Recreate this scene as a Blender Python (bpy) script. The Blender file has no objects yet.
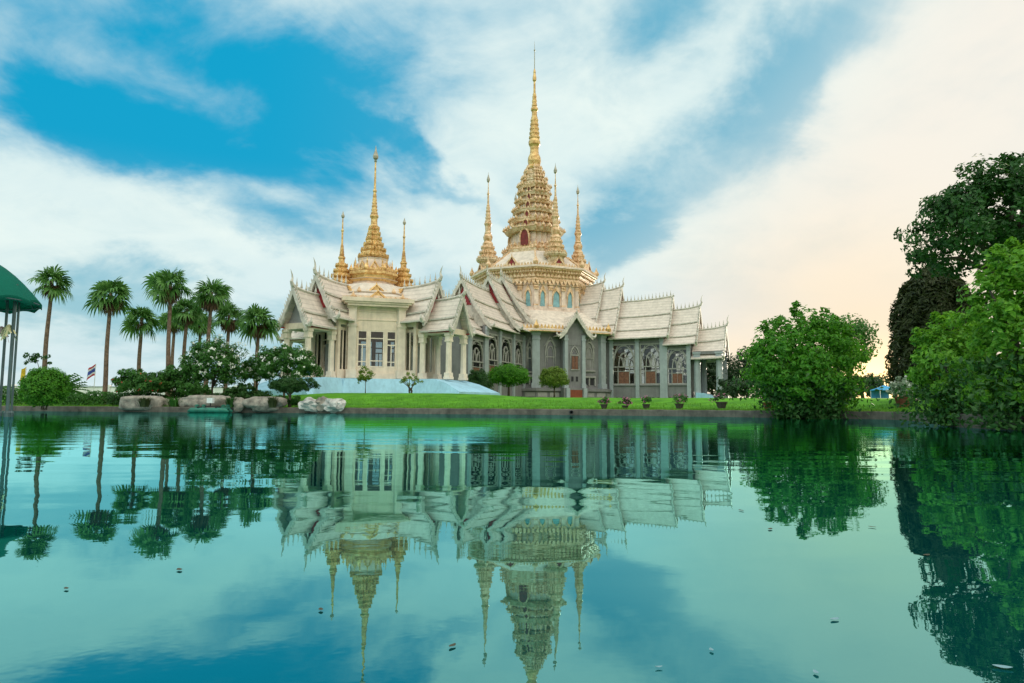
import bpy, bmesh, math, random
import numpy as np
from mathutils import Vector, noise as mnoise
R_ = math.radians
rng = np.random.default_rng(7)
random.seed(7)
scene = bpy.context.scene
C = scene.collection

# ------------------------------------------------------------------ camera
F, CAM_H, PITCH, ROLL = 700.0, 0.55, R_(5.31), R_(0.3)
cam_d = bpy.data.cameras.new("camera")
cam_d.sensor_width = 36.0
cam_d.lens = 36.0 * F / 1024.0
cam_d.clip_start = 0.05
cam_d.clip_end = 8000.0
cam = bpy.data.objects.new("camera", cam_d)
C.objects.link(cam)
cam.location = (0, 0, CAM_H)
cam.rotation_mode = 'QUATERNION'
from mathutils import Quaternion
cam.rotation_quaternion = Quaternion((1, 0, 0), math.pi / 2 + PITCH) @ Quaternion((0, 0, 1), ROLL)
scene.camera = cam

# ------------------------------------------------------------------ world, sun, exposure
SUN_AZ, SUN_EL = 29.4, 3.0
world = bpy.data.worlds.new("World")
scene.world = world
world.use_nodes = True
wt = world.node_tree
wt.nodes.clear()
WN, WL = wt.nodes.new, wt.links.new

def wmath(op, a, b=None, c=None, clamp=False):
    n = WN('ShaderNodeMath'); n.operation = op; n.use_clamp = clamp
    for i, v in enumerate((a, b, c)):
        if v is None: continue
        if isinstance(v, (int, float)): n.inputs[i].default_value = v
        else: WL(v, n.inputs[i])
    return n.outputs[0]

def wramp(v, lo, hi, a=0.0, b=1.0):
    n = WN('ShaderNodeMapRange'); n.interpolation_type = 'SMOOTHSTEP'
    WL(v, n.inputs['Value'])
    n.inputs['From Min'].default_value = lo; n.inputs['From Max'].default_value = hi
    n.inputs['To Min'].default_value = a; n.inputs['To Max'].default_value = b
    return n.outputs[0]

def wmix(fac, a, b):
    n = WN('ShaderNodeMix'); n.data_type = 'RGBA'
    if isinstance(fac, (int, float)): n.inputs[0].default_value = fac
    else: WL(fac, n.inputs[0])
    for i, v in ((6, a), (7, b)):
        if isinstance(v, tuple): n.inputs[i].default_value = (*v, 1)
        else: WL(v, n.inputs[i])
    return n.outputs[2]

def build_sky():
    tc = WN('ShaderNodeTexCoord')
    sep = WN('ShaderNodeSeparateXYZ'); WL(tc.outputs['Generated'], sep.inputs[0])
    X, Y, Z = sep.outputs
    az = wmath('MULTIPLY', wmath('ARCTAN2', X, Y), 57.2958)
    el = wmath('MULTIPLY', wmath('ARCSINE', Z), 57.2958)
    ang = WN('ShaderNodeCombineXYZ'); WL(az, ang.inputs[0]); WL(el, ang.inputs[1])
    # cloud layer coordinates: direction projected on a flat cloud deck
    zc = wmath('ADD', wmath('MAXIMUM', Z, 0.0), 0.30)
    cl = WN('ShaderNodeCombineXYZ')
    WL(wmath('DIVIDE', X, zc), cl.inputs[0]); WL(wmath('DIVIDE', Y, zc), cl.inputs[1])
    def noise(vec, scale, detail, rough, dist=0.0, w=0.0):
        n = WN('ShaderNodeTexNoise'); n.noise_dimensions = '4D'
        WL(vec, n.inputs['Vector']); n.inputs['W'].default_value = w
        n.inputs['Scale'].default_value = scale; n.inputs['Detail'].default_value = detail
        n.inputs['Roughness'].default_value = rough; n.inputs['Distortion'].default_value = dist
        return n
    def scaled(v, k):
        n = WN('ShaderNodeVectorMath'); n.operation = 'SCALE'; WL(v, n.inputs[0]); n.inputs['Scale'].default_value = k
        return n.outputs[0]
    n1 = noise(cl.outputs[0], 2.3, 9, 0.56, 0.35, 3.1)
    n2 = noise(cl.outputs[0], 0.55, 4, 0.5, 0.2, 7.7)
    # wobble the placed cloud gaps so their edges are ragged
    wob = noise(cl.outputs[0], 2.4, 6, 0.58, 0.3, 1.3)
    wv = WN('ShaderNodeVectorMath'); wv.operation = 'SUBTRACT'
    WL(wob.outputs['Color'], wv.inputs[0]); wv.inputs[1].default_value = (0.5, 0.5, 0.5)
    wv2 = WN('ShaderNodeVectorMath'); wv2.operation = 'MULTIPLY'; WL(wv.outputs[0], wv2.inputs[0]); wv2.inputs[1].default_value = (24, 13, 0)
    av = WN('ShaderNodeVectorMath'); av.operation = 'ADD'; WL(ang.outputs[0], av.inputs[0]); WL(wv2.outputs[0], av.inputs[1])
    def blob(a0, e0, sa, se, rot, wgt):
        m = WN('ShaderNodeMapping'); m.vector_type = 'TEXTURE'
        WL(av.outputs[0], m.inputs[0])
        m.inputs['Location'].default_value = (a0, e0, 0)
        m.inputs['Rotation'].default_value = (0, 0, R_(rot))
        m.inputs['Scale'].default_value = (sa, se, 1)
        l = WN('ShaderNodeVectorMath'); l.operation = 'LENGTH'; WL(m.outputs[0], l.inputs[0])
        return wramp(l.outputs['Value'], 1.35, 0.15, 0.0, wgt)
    gaps = [  # az, el, half-length, half-height, tilt, weight: breaks of blue sky between the clouds
        (-30, 19.0, 16, 4.2, -4, 1.35), (-21, 25, 13, 6.5, -30, 1.3), (-35, 26, 10, 7, 0, .85), (-13, 20.0, 9, 2.4, -25, 0.45), (-6, 18.0, 8, 1.5, -30, 0.62),
        (-11, 26, 8, 6, -30, .72), (17, 20.0, 15, 4.4, 30, 0.95), (26, 25.5, 9, 4.0, 30, .85), (13, 28.5, 6, 3.2, 10, 0.85),
        (8.5, 13.0, 7, 2.6, 25, 0.80), (2, 16, 4, 4, 0, .35), (-15, 13.0, 9, 1.9, -8, 0.75), (-31, 7.6, 13, 2.6, 4, 1.0), (-20, 5.0, 12, 3.0, 4, 1.0), (-8, 9, 7, 2.0, 10, .8),
        (5, 48, 30, 10, 20, 0.9), (-60, 35, 25, 12, 0, 0.9), (70, 40, 25, 10, 0, 0.8)]
    tot = None
    for g in gaps:
        b = blob(*g)
        tot = b if tot is None else wmath('ADD', tot, b)
    n3 = noise(cl.outputs[0], 4.6, 8, 0.62, 0.6, 5.5)
    nn = wmath('ADD', wmath('SUBTRACT', n1.outputs['Fac'], 0.5), wmath('MULTIPLY', wmath('SUBTRACT', n3.outputs['Fac'], 0.5), 0.55))
    sig = wmath('ADD', tot, wmath('MULTIPLY', nn, 2.6))
    blue_m = wramp(sig, -0.30, 1.42)
    # blue of the open sky: Nishita (same sun) tinted, deeper higher up
    sky = WN('ShaderNodeTexSky'); sky.sky_type = 'NISHITA'; sky.sun_disc = False
    sky.sun_elevation = R_(SUN_EL); sky.sun_rotation = R_(SUN_AZ)
    sky.air_density = 1.0; sky.dust_density = 1.0; sky.ozone_density = 2.0
    azr = wramp(az, -22, 22)
    hi = wmix(azr, (0.0, 4.1, 7.0), (1.7, 5.2, 7.0))
    lo = wmix(azr, (3.6, 6.6, 7.6), (4.2, 6.6, 7.6))
    bl = wmix(wramp(el, 6, 19), lo, hi)
    bl = wmix(0.14, bl, sky.outputs[0])
    # clouds: white overhead and to the left, cream and peach towards the low sun
    sunv = WN('ShaderNodeVectorMath'); sunv.operation = 'DOT_PRODUCT'; WL(tc.outputs['Generated'], sunv.inputs[0])
    se, sa = R_(1.0), R_(27.2)
    sunv.inputs[1].default_value = (math.cos(se) * math.sin(sa), math.cos(se) * math.cos(sa), math.sin(se))
    sd = sunv.outputs['Value']
    whit = wmix(wramp(n2.outputs['Fac'], 0.35, 0.62), (7.4, 8.7, 8.9), (8.9, 9.9, 9.3))
    shade = wmix(wmath('MULTIPLY', wramp(n1.outputs['Fac'], 0.62, 0.36), 0.40), whit, (5.2, 7.4, 8.2))
    lowl = wmix(wmath('MULTIPLY', wramp(el, 12, 2), 0.40), shade, (6.6, 8.1, 8.6))
    # warm side measured across the line of the cloud edge (azimuth against elevation)
    wl = wmath('SUBTRACT', az, wmath('MULTIPLY', el, 0.95))
    warm = wmath('MULTIPLY', wramp(wl, -9, 14), wramp(az, 2, 16))
    wcol = wmix(wramp(el, 2, 16), (9.9, 8.8, 7.1), (9.4, 9.0, 8.1))
    wcol = wmix(wmath('MULTIPLY', wramp(n2.outputs['Fac'], 0.60, 0.40), 0.75), wcol, (8.1, 8.3, 8.3))
    cloud = wmix(warm, lowl, wcol)
    base = wmix(wmath('MULTIPLY', blue_m, wmath('SUBTRACT', 1.0, wmath('MULTIPLY', warm, 0.55))), cloud, bl)
    glow = wmath('POWER', wmath('MAXIMUM', sd, 0.0), 60)
    base = wmix(wmath('MULTIPLY', glow, 0.70), base, (11.5, 8.6, 4.9))
    glow2 = wmath('POWER', wmath('MAXIMUM', sd, 0.0), 1100)
    base = wmix(wmath('MULTIPLY', glow2, 0.9), base, (34, 22, 9.5))
    # unseen sky behind the camera, brightened as an added fill light for the temple front
    back = wmath('MULTIPLY_ADD', wmath('MULTIPLY', wramp(Y, 0.25, -0.35), wramp(el, 8, 38)), 1.55, 1.0)
    tint = WN('ShaderNodeCombineXYZ')      # and a little warmer
    for i, k in enumerate((1.10, 1.0, 0.86)): WL(wmath('MULTIPLY_ADD', wmath('SUBTRACT', back, 1.0), k, 1.0), tint.inputs[i])
    vm = WN('ShaderNodeVectorMath'); vm.operation = 'MULTIPLY'; WL(base, vm.inputs[0]); WL(tint.outputs[0], vm.inputs[1])
    bg = WN('ShaderNodeBackground'); bg.inputs['Strength'].default_value = 0.1
    WL(vm.outputs[0], bg.inputs['Color'])
    out = WN('ShaderNodeOutputWorld'); WL(bg.outputs[0], out.inputs['Surface'])
build_sky()

sun_d = bpy.data.lights.new("sun", 'SUN')
sun_d.energy = 2.5
sun_d.angle = R_(0.6)
sun_d.color = (1.0, 0.86, 0.68)
sun = bpy.data.objects.new("sun", sun_d)
C.objects.link(sun)
_sd = Vector((math.cos(R_(SUN_EL)) * math.sin(R_(SUN_AZ)), math.cos(R_(SUN_EL)) * math.cos(R_(SUN_AZ)), math.sin(R_(SUN_EL))))
sun.rotation_mode = 'QUATERNION'
sun.rotation_quaternion = _sd.to_track_quat('Z', 'Y')
vs = scene.view_settings
vs.view_transform = 'Standard'; vs.look = 'None'; vs.exposure = 0.0; vs.gamma = 1.0; vs.use_curve_mapping = False
scene.cycles.max_bounces = 8
scene.cycles.transparent_max_bounces = 12
scene.cycles.use_denoising = True
scene.cycles.sample_clamp_indirect = 6.0

# ------------------------------------------------------------------ materials
def new_mat(name):
    m = bpy.data.materials.new(name); m.use_nodes = True
    nt = m.node_tree; nt.nodes.clear()
    return m, nt

def mat(name, col, rough=0.7, metal=0.0, var=0.12, scale=1.5, bump=0.0, bscale=8.0, streak=0.0, col2=None, spec=0.4, bdist=0.05):
    """principled with noise mottling (real dirt and wear), optional vertical streaks and bump"""
    m, nt = new_mat(name); N, Lk = nt.nodes.new, nt.links.new
    out = N('ShaderNodeOutputMaterial'); p = N('ShaderNodeBsdfPrincipled')
    Lk(p.outputs[0], out.inputs[0])
    p.inputs['Roughness'].default_value = rough; p.inputs['Metallic'].default_value = metal
    p.inputs['Specular IOR Level'].default_value = spec
    tc = N('ShaderNodeTexCoord')
    n = N('ShaderNodeTexNoise'); n.inputs['Scale'].default_value = scale; n.inputs['Detail'].default_value = 8; n.inputs['Roughness'].default_value = 0.65
    Lk(tc.outputs['Object'], n.inputs['Vector'])
    c2 = col2 or tuple(c * (1 - var * 2.2) for c in col)
    c1 = tuple(min(1, c * (1 + var * 0.6)) for c in col)
    r = N('ShaderNodeValToRGB')
    r.color_ramp.elements[0].position = 0.34; r.color_ramp.elements[0].color = (*c2, 1)
    r.color_ramp.elements[1].position = 0.62; r.color_ramp.elements[1].color = (*c1, 1)
    Lk(n.outputs['Fac'], r.inputs[0])
    colout = r.outputs[0]
    if streak:
        mp = N('ShaderNodeMapping'); mp.inputs['Scale'].default_value = (1.6, 1.6, 0.12)
        Lk(tc.outputs['Object'], mp.inputs[0])
        n3 = N('ShaderNodeTexNoise'); n3.inputs['Scale'].default_value = 2.2; n3.inputs['Detail'].default_value = 5
        Lk(mp.outputs[0], n3.inputs['Vector'])
        mr = N('ShaderNodeMapRange'); mr.inputs['From Min'].default_value = 0.5; mr.inputs['From Max'].default_value = 0.75
        mr.inputs['To Max'].default_value = streak
        Lk(n3.outputs['Fac'], mr.inputs['Value'])
        mx = N('ShaderNodeMix'); mx.data_type = 'RGBA'; Lk(mr.outputs[0], mx.inputs[0]); Lk(colout, mx.inputs[6])
        mx.inputs[7].default_value = (*[c * 0.45 for c in col], 1)
        colout = mx.outputs[2]
    Lk(colout, p.inputs['Base Color'])
    if bump:
        n2 = N('ShaderNodeTexNoise'); n2.inputs['Scale'].default_value = bscale; n2.inputs['Detail'].default_value = 6
        Lk(tc.outputs['Object'], n2.inputs['Vector'])
        b = N('ShaderNodeBump'); b.inputs['Strength'].default_value = bump; b.inputs['Distance'].default_value = bdist
        Lk(n2.outputs['Fac'], b.inputs['Height']); Lk(b.outputs[0], p.inputs['Normal'])
    return m

def roof_mat(name, col, dark):
    m, nt = new_mat(name); N, Lk = nt.nodes.new, nt.links.new
    out = N('ShaderNodeOutputMaterial'); p = N('ShaderNodeBsdfPrincipled'); Lk(p.outputs[0], out.inputs[0])
    p.inputs['Roughness'].default_value = 0.55
    tc = N('ShaderNodeTexCoord')
    w = N('ShaderNodeTexWave'); w.wave_type = 'BANDS'; w.bands_direction = 'Z'; w.wave_profile = 'SAW'
    w.inputs['Scale'].default_value = 0.62; w.inputs['Distortion'].default_value = 0.25
    Lk(tc.outputs['Object'], w.inputs['Vector'])
    n = N('ShaderNodeTexNoise'); n.inputs['Scale'].default_value = 0.9; n.inputs['Detail'].default_value = 9; n.inputs['Roughness'].default_value = 0.7
    Lk(tc.outputs['Object'], n.inputs['Vector'])
    v = N('ShaderNodeTexVoronoi'); v.inputs['Scale'].default_value = 2.6
    Lk(tc.outputs['Object'], v.inputs['Vector'])
    r = N('ShaderNodeValToRGB'); r.color_ramp.elements[0].position = 0.3; r.color_ramp.elements[0].color = (*dark, 1)
    r.color_ramp.elements[1].position = 0.6; r.color_ramp.elements[1].color = (*col, 1)
    Lk(n.outputs['Fac'], r.inputs[0])
    mx = N('ShaderNodeMix'); mx.data_type = 'RGBA'; mx.blend_type = 'MULTIPLY'
    sepc = N('ShaderNodeSeparateColor'); Lk(v.outputs['Color'], sepc.inputs[0])
    mr = N('ShaderNodeMapRange'); mr.inputs['To Min'].default_value = 0.90; mr.inputs['To Max'].default_value = 1.06
    Lk(sepc.outputs[0], mr.inputs['Value'])
    mx.inputs[0].default_value = 1.0; Lk(r.outputs[0], mx.inputs[6]); Lk(mr.outputs[0], mx.inputs[7])
    mx2 = N('ShaderNodeMix'); mx2.data_type = 'RGBA'; mx2.blend_type = 'MULTIPLY'
    mr2 = N('ShaderNodeMapRange'); mr2.inputs['From Min'].default_value = 0.0; mr2.inputs['From Max'].default_value = 0.35
    mr2.inputs['To Min'].default_value = 0.74; mr2.inputs['To Max'].default_value = 1.0
    Lk(w.outputs['Fac'], mr2.inputs['Value'])
    mx2.inputs[0].default_value = 1.0; Lk(mx.outputs[2], mx2.inputs[6]); Lk(mr2.outputs[0], mx2.inputs[7])
    Lk(mx2.outputs[2], p.inputs['Base Color'])
    b = N('ShaderNodeBump'); b.inputs['Strength'].default_value = 0.5; b.inputs['Distance'].default_value = 0.06
    Lk(w.outputs['Fac'], b.inputs['Height']); Lk(b.outputs[0], p.inputs['Normal'])
    return m

def leaf_mat(name, c1, c2, trans=0.35, scale=2.5, rough=0.5):
    m, nt = new_mat(name); N, Lk = nt.nodes.new, nt.links.new
    out = N('ShaderNodeOutputMaterial')
    tc = N('ShaderNodeTexCoord'); n = N('ShaderNodeTexNoise')
    n.inputs['Scale'].default_value = scale; n.inputs['Detail'].default_value = 6; n.inputs['Roughness'].default_value = 0.8
    Lk(tc.outputs['Object'], n.inputs['Vector'])
    r = N('ShaderNodeValToRGB'); r.color_ramp.elements[0].position = 0.36; r.color_ramp.elements[0].color = (*c1, 1)
    r.color_ramp.elements[1].position = 0.64; r.color_ramp.elements[1].color = (*c2, 1)
    Lk(n.outputs['Fac'], r.inputs[0])
    p = N('ShaderNodeBsdfPrincipled'); p.inputs['Roughness'].default_value = rough; p.inputs['Specular IOR Level'].default_value = 0.35
    Lk(r.outputs[0], p.inputs['Base Color'])
    t = N('ShaderNodeBsdfTranslucent')
    hs = N('ShaderNodeHueSaturation'); hs.inputs['Value'].default_value = 1.5; hs.inputs['Hue'].default_value = 0.49
    Lk(r.outputs[0], hs.inputs['Color']); Lk(hs.outputs[0], t.inputs['Color'])
    mx = N('ShaderNodeMixShader'); mx.inputs[0].default_value = trans
    Lk(p.outputs[0], mx.inputs[1]); Lk(t.outputs[0], mx.inputs[2]); Lk(mx.outputs[0], out.inputs[0])
    return m

def glass_mat(name, tint, clear=0.6):
    m, nt = new_mat(name); N, Lk = nt.nodes.new, nt.links.new
    out = N('ShaderNodeOutputMaterial')
    tr = N('ShaderNodeBsdfTransparent'); tr.inputs[0].default_value = (*tint, 1)
    g = N('ShaderNodeBsdfGlossy'); g.inputs['Roughness'].default_value = 0.04
    fr = N('ShaderNodeFresnel'); fr.inputs[0].default_value = 1.5
    ad = N('ShaderNodeMath'); ad.operation = 'ADD'; ad.use_clamp = True; ad.inputs[1].default_value = 1 - clear - 0.2
    Lk(fr.outputs[0], ad.inputs[0])
    mx = N('ShaderNodeMixShader'); Lk(ad.outputs[0], mx.inputs[0]); Lk(tr.outputs[0], mx.inputs[1]); Lk(g.outputs[0], mx.inputs[2])
    Lk(mx.outputs[0], out.inputs[0])
    return m

def water_mat():
    m, nt = new_mat("pond_water"); N, Lk = nt.nodes.new, nt.links.new
    out = N('ShaderNodeOutputMaterial')
    tc = N('ShaderNodeTexCoord')
    def nz(sx, sy, sc, det, w):
        mp = N('ShaderNodeMapping'); mp.inputs['Scale'].default_value = (sx, sy, 1); Lk(tc.outputs['Object'], mp.inputs[0])
        n = N('ShaderNodeTexNoise'); n.noise_dimensions = '4D'; n.inputs['W'].default_value = w
        n.inputs['Scale'].default_value = sc; n.inputs['Detail'].default_value = det; Lk(mp.outputs[0], n.inputs['Vector'])
        return n.outputs['Fac']
    # long low swell everywhere; fine wind ripple only in drifting patches
    a = nz(0.5, 1.0, 0.9, 2, 1.0)
    f = nz(0.8, 1.0, 7.0, 3, 5.0)
    patch = nz(0.35, 1.0, 0.10, 2, 9.0)
    mr = N('ShaderNodeMapRange'); mr.inputs['From Min'].default_value = 0.46; mr.inputs['From Max'].default_value = 0.62
    mr.inputs['To Min'].default_value = 0.08; Lk(patch, mr.inputs['Value'])
    ml = N('ShaderNodeMath'); ml.operation = 'MULTIPLY'; Lk(f, ml.inputs[0]); Lk(mr.outputs[0], ml.inputs[1])
    m2 = N('ShaderNodeMath'); m2.operation = 'MULTIPLY_ADD'; Lk(ml.outputs[0], m2.inputs[0]); m2.inputs[1].default_value = 0.30; Lk(a, m2.inputs[2])
    b = N('ShaderNodeBump'); b.inputs['Strength'].default_value = 1.0; b.inputs['Distance'].default_value = 0.011
    Lk(m2.outputs[0], b.inputs['Height'])
    body = N('ShaderNodeBsdfDiffuse')
    bc = N('ShaderNodeMix'); bc.data_type = 'RGBA'; Lk(nz(1, 1, 0.05, 3, 2.0), bc.inputs[0])
    bc.inputs[6].default_value = (0.001, 0.046, 0.048, 1); bc.inputs[7].default_value = (0.001, 0.060, 0.060, 1)
    Lk(bc.outputs[2], body.inputs['Color'])
    gl = N('ShaderNodeBsdfGlossy'); gl.inputs['Roughness'].default_value = 0.012; gl.inputs['Color'].default_value = (0.39, 0.90, 0.89, 1)
    Lk(b.outputs[0], gl.inputs['Normal'])
    fr = N('ShaderNodeFresnel'); fr.inputs['IOR'].default_value = 2.15
    Lk(b.outputs[0], fr.inputs['Normal'])
    gain = N('ShaderNodeMath'); gain.operation = 'MULTIPLY_ADD'; gain.use_clamp = True
    Lk(fr.outputs[0], gain.inputs[0]); gain.inputs[1].default_value = 1.15; gain.inputs[2].default_value = 0.13
    mx = N('ShaderNodeMixShader'); Lk(gain.outputs[0], mx.inputs[0])
    Lk(body.outputs[0], mx.inputs[1]); Lk(gl.outputs[0], mx.inputs[2]); Lk(mx.outputs[0], out.inputs[0])
    return m

M = {}
M['water'] = water_mat()
M['lawn'] = mat('lawn_grass', (0.10, 0.29, 0.014), 0.9, var=0.2, scale=0.55, bump=1.0, bscale=9, col2=(0.045, 0.16, 0.010), spec=0.15, bdist=0.08)
M['kerb'] = mat('kerb_concrete', (0.13, 0.11, 0.09), 0.85, var=0.25, scale=1.2, bump=0.4, bscale=6, streak=0.6)
M['marble'] = mat('grey_marble', (0.185, 0.18, 0.18), 0.55, var=0.10, scale=0.8, streak=0.35)
M['marble_pale'] = mat('pale_marble', (0.33, 0.37, 0.38), 0.5, var=0.08, scale=0.9, streak=0.25)
M['marble_dark'] = mat('dark_marble', (0.26, 0.25, 0.245), 0.6, var=0.12, scale=0.8, streak=0.3)
M['tracery'] = mat('tracery_stone', (0.32, 0.31, 0.285), 0.7, var=0.12, scale=2)
M['cream'] = mat('cream_render', (0.77, 0.63, 0.485), 0.75, var=0.10, scale=0.7, streak=0.25)
M['cream_pale'] = mat('cream_columns', (0.80, 0.685, 0.55), 0.7, var=0.08, scale=0.9, streak=0.25)
M['pink'] = mat('pink_stone', (0.80, 0.64, 0.53), 0.7, var=0.12, scale=0.9, streak=0.25)
M['towerstone'] = mat('tower_stone', (0.66, 0.53, 0.36), 0.65, var=0.22, scale=1.6, bump=0.6, bscale=4, col2=(0.42, 0.27, 0.13), bdist=0.12)
M['roof'] = roof_mat('white_roof_tiles', (0.70, 0.60, 0.515), (0.57, 0.49, 0.42))
M['ridge'] = mat('roof_trim', (0.60, 0.55, 0.48), 0.6, var=0.15, scale=1.5, streak=0.2)
M['skirt'] = mat('white_skirt_roof', (0.68, 0.58, 0.48), 0.6, var=0.12, scale=1.2, bump=.3, bscale=5)
M['gold'] = mat('gold_paint', (0.78, 0.53, 0.23), 0.36, metal=0.3, var=0.2, scale=2.2, bump=0.5, bscale=5, col2=(0.42, 0.20, 0.05), bdist=0.08)
M['gold_pale'] = mat('pale_gold_paint', (0.76, 0.54, 0.35), 0.45, metal=0.15, var=0.2, scale=2.0, bump=0.5, bscale=4, col2=(0.45, 0.25, 0.09), bdist=0.1)
M['red'] = mat('red_lacquer', (0.30, 0.02, 0.025), 0.5, var=0.2, scale=1.5)
M['niche'] = mat('niche_red', (0.20, 0.025, 0.02), 0.6, var=0.2, scale=2)
M['wood'] = mat('brown_shutter', (0.20, 0.085, 0.05), 0.6, var=0.2, scale=2.5)
M['soffit'] = mat('grey_soffit', (0.30, 0.30, 0.30), 0.8, var=0.08)
M['void'] = mat('dark_vent', (0.03, 0.03, 0.032), 0.9)
M['bluebase'] = mat('pale_blue_paint', (0.33, 0.57, 0.70), 0.75, var=0.08, scale=0.6, streak=0.3)
M['glass'] = glass_mat('window_glass', (0.75, 0.78, 0.78), 0.79)
M['glass_dark'] = mat('dark_glass', (0.07, 0.08, 0.085), 0.08, var=0.1, spec=0.9)
M['glass_blue'] = mat('blue_glass', (0.20, 0.42, 0.46), 0.15, var=0.15, scale=1.2, spec=0.8)
M['door'] = mat('pale_door', (0.40, 0.41, 0.38), 0.6)
M['door_red'] = mat('red_brown_door', (0.22, 0.05, 0.02), 0.6)
M['bark'] = mat('bark', (0.11, 0.085, 0.06), 0.9, var=0.25, scale=5, bump=0.8, bscale=12)
M['palm_bark'] = mat('palm_bark', (0.19, 0.125, 0.085), 0.9, var=0.25, scale=4, bump=0.8, bscale=10)
M['rock'] = mat('pond_rock', (0.30, 0.265, 0.22), 0.9, var=0.28, scale=1.6, bump=0.8, bscale=5, streak=0.3, bdist=.1)
M['rock_pale'] = mat('pale_rock', (0.52, 0.50, 0.46), 0.85, var=0.25, scale=1.6, bump=0.8, bscale=5, bdist=.1)
M['terracotta'] = mat('terracotta', (0.20, 0.065, 0.035), 0.8, var=0.2, scale=4)
M['darkpot'] = mat('dark_pot', (0.07, 0.055, 0.045), 0.8, var=0.2, scale=4)
M['white'] = mat('white_paint', (0.76, 0.76, 0.74), 0.6, var=0.08)
M['steel'] = mat('dark_steel', (0.10, 0.14, 0.14), 0.4, metal=0.6)
M['panel'] = mat('slate_panel', (0.10, 0.15, 0.18), 0.5)
M['green_plastic'] = mat('green_plastic', (0.012, 0.15, 0.10), 0.45, var=0.25, scale=2)
M['finial'] = mat('pale_metal', (0.42, 0.38, 0.30), 0.45, metal=0.3)
M['black'] = mat('black_plastic', (0.015, 0.015, 0.017), 0.6)
M['blue_plastic'] = mat('blue_plastic', (0.03, 0.30, 0.55), 0.45)
M['flag_red'] = mat('flag_red', (0.5, 0.03, 0.05), 0.8)
M['flag_blue'] = mat('flag_blue', (0.05, 0.09, 0.38), 0.8)
M['flag_yellow'] = mat('flag_yellow', (0.75, 0.55, 0.05), 0.8)
M['ribbon_yellow'] = mat('ribbon_yellow', (0.72, 0.68, 0.38), 0.8)
M['ribbon_pink'] = mat('ribbon_pink', (0.75, 0.52, 0.50), 0.8)
M['canvas'] = leaf_mat('green_canvas', (0.0, 0.17, 0.115), (0.0, 0.21, 0.14), 0.4, 0.6, 0.8)
M['leaf_bright'] = leaf_mat('bright_leaves', (0.020, 0.12, 0.006), (0.11, 0.33, 0.016), 0.4, 3.0)
M['grass_blade'] = leaf_mat('grass_blades', (0.06, 0.20, 0.012), (0.14, 0.30, 0.025), 0.3, 0.7)
M['leaf_lime'] = leaf_mat('lime_leaves', (0.028, 0.15, 0.008), (0.20, 0.43, 0.03), 0.4, 3.5)
M['leaf_mid'] = leaf_mat('mid_leaves', (0.022, 0.095, 0.012), (0.06, 0.19, 0.022), 0.3, 2.5)
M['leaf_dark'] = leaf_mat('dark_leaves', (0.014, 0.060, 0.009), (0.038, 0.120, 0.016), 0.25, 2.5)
M['leaf_tree'] = leaf_mat('tree_leaves', (0.010, 0.052, 0.008), (0.036, 0.13, 0.016), 0.3, 1.6)
M['leaf_far'] = leaf_mat('far_leaves', (0.020, 0.055, 0.020), (0.04, 0.09, 0.03), 0.2, 1.2)
M['leaf_brown'] = leaf_mat('brown_leaves', (0.026, 0.044, 0.010), (0.055, 0.068, 0.018), 0.25, 1.5)
M['leaf_yellow'] = leaf_mat('yellow_green_leaves', (0.08, 0.16, 0.012), (0.18, 0.26, 0.03), 0.35, 2.5)
M['leaf_grey'] = leaf_mat('pale_leaves', (0.16, 0.24, 0.13), (0.42, 0.48, 0.36), 0.3, 5)
M['palm_leaf'] = leaf_mat('palm_leaves', (0.035, 0.12, 0.022), (0.12, 0.27, 0.05), 0.25, 1.5)
M['palm_dead'] = leaf_mat('dead_palm_leaves', (0.11, 0.06, 0.03), (0.17, 0.10, 0.05), 0.2, 2)
M['petal_white'] = leaf_mat('white_petals', (0.70, 0.70, 0.62), (0.8, 0.8, 0.74), 0.3, 2)
M['petal_red'] = leaf_mat('red_petals', (0.42, 0.04, 0.03), (0.55, 0.08, 0.04), 0.3, 2)
M['petal_pink'] = leaf_mat('pink_petals', (0.45, 0.12, 0.25), (0.55, 0.22, 0.33), 0.3, 2)
M['leaf_float'] = mat('fallen_leaf', (0.07, 0.065, 0.035), 0.7, var=0.2)
M['petal_float'] = mat('fallen_petal', (0.20, 0.34, 0.38), 0.7)

# ------------------------------------------------------------------ mesh helpers
ZB = {}   # base height of each thing: children store heights relative to it

def tag(o, label=None, cat=None, group=None, kind=None):
    if label: o['label'] = label
    if cat: o['category'] = cat
    if group: o['group'] = group
    if kind: o['kind'] = kind
    return o

def thing(name, label, cat, loc, rotz=0.0, group=None):
    o = bpy.data.objects.new(name, None); C.objects.link(o)
    o.empty_display_size = 0.3
    o.location = loc; o.rotation_euler = (0, 0, rotz)
    ZB[o.name] = loc[2]
    return tag(o, label, cat, group)

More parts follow.
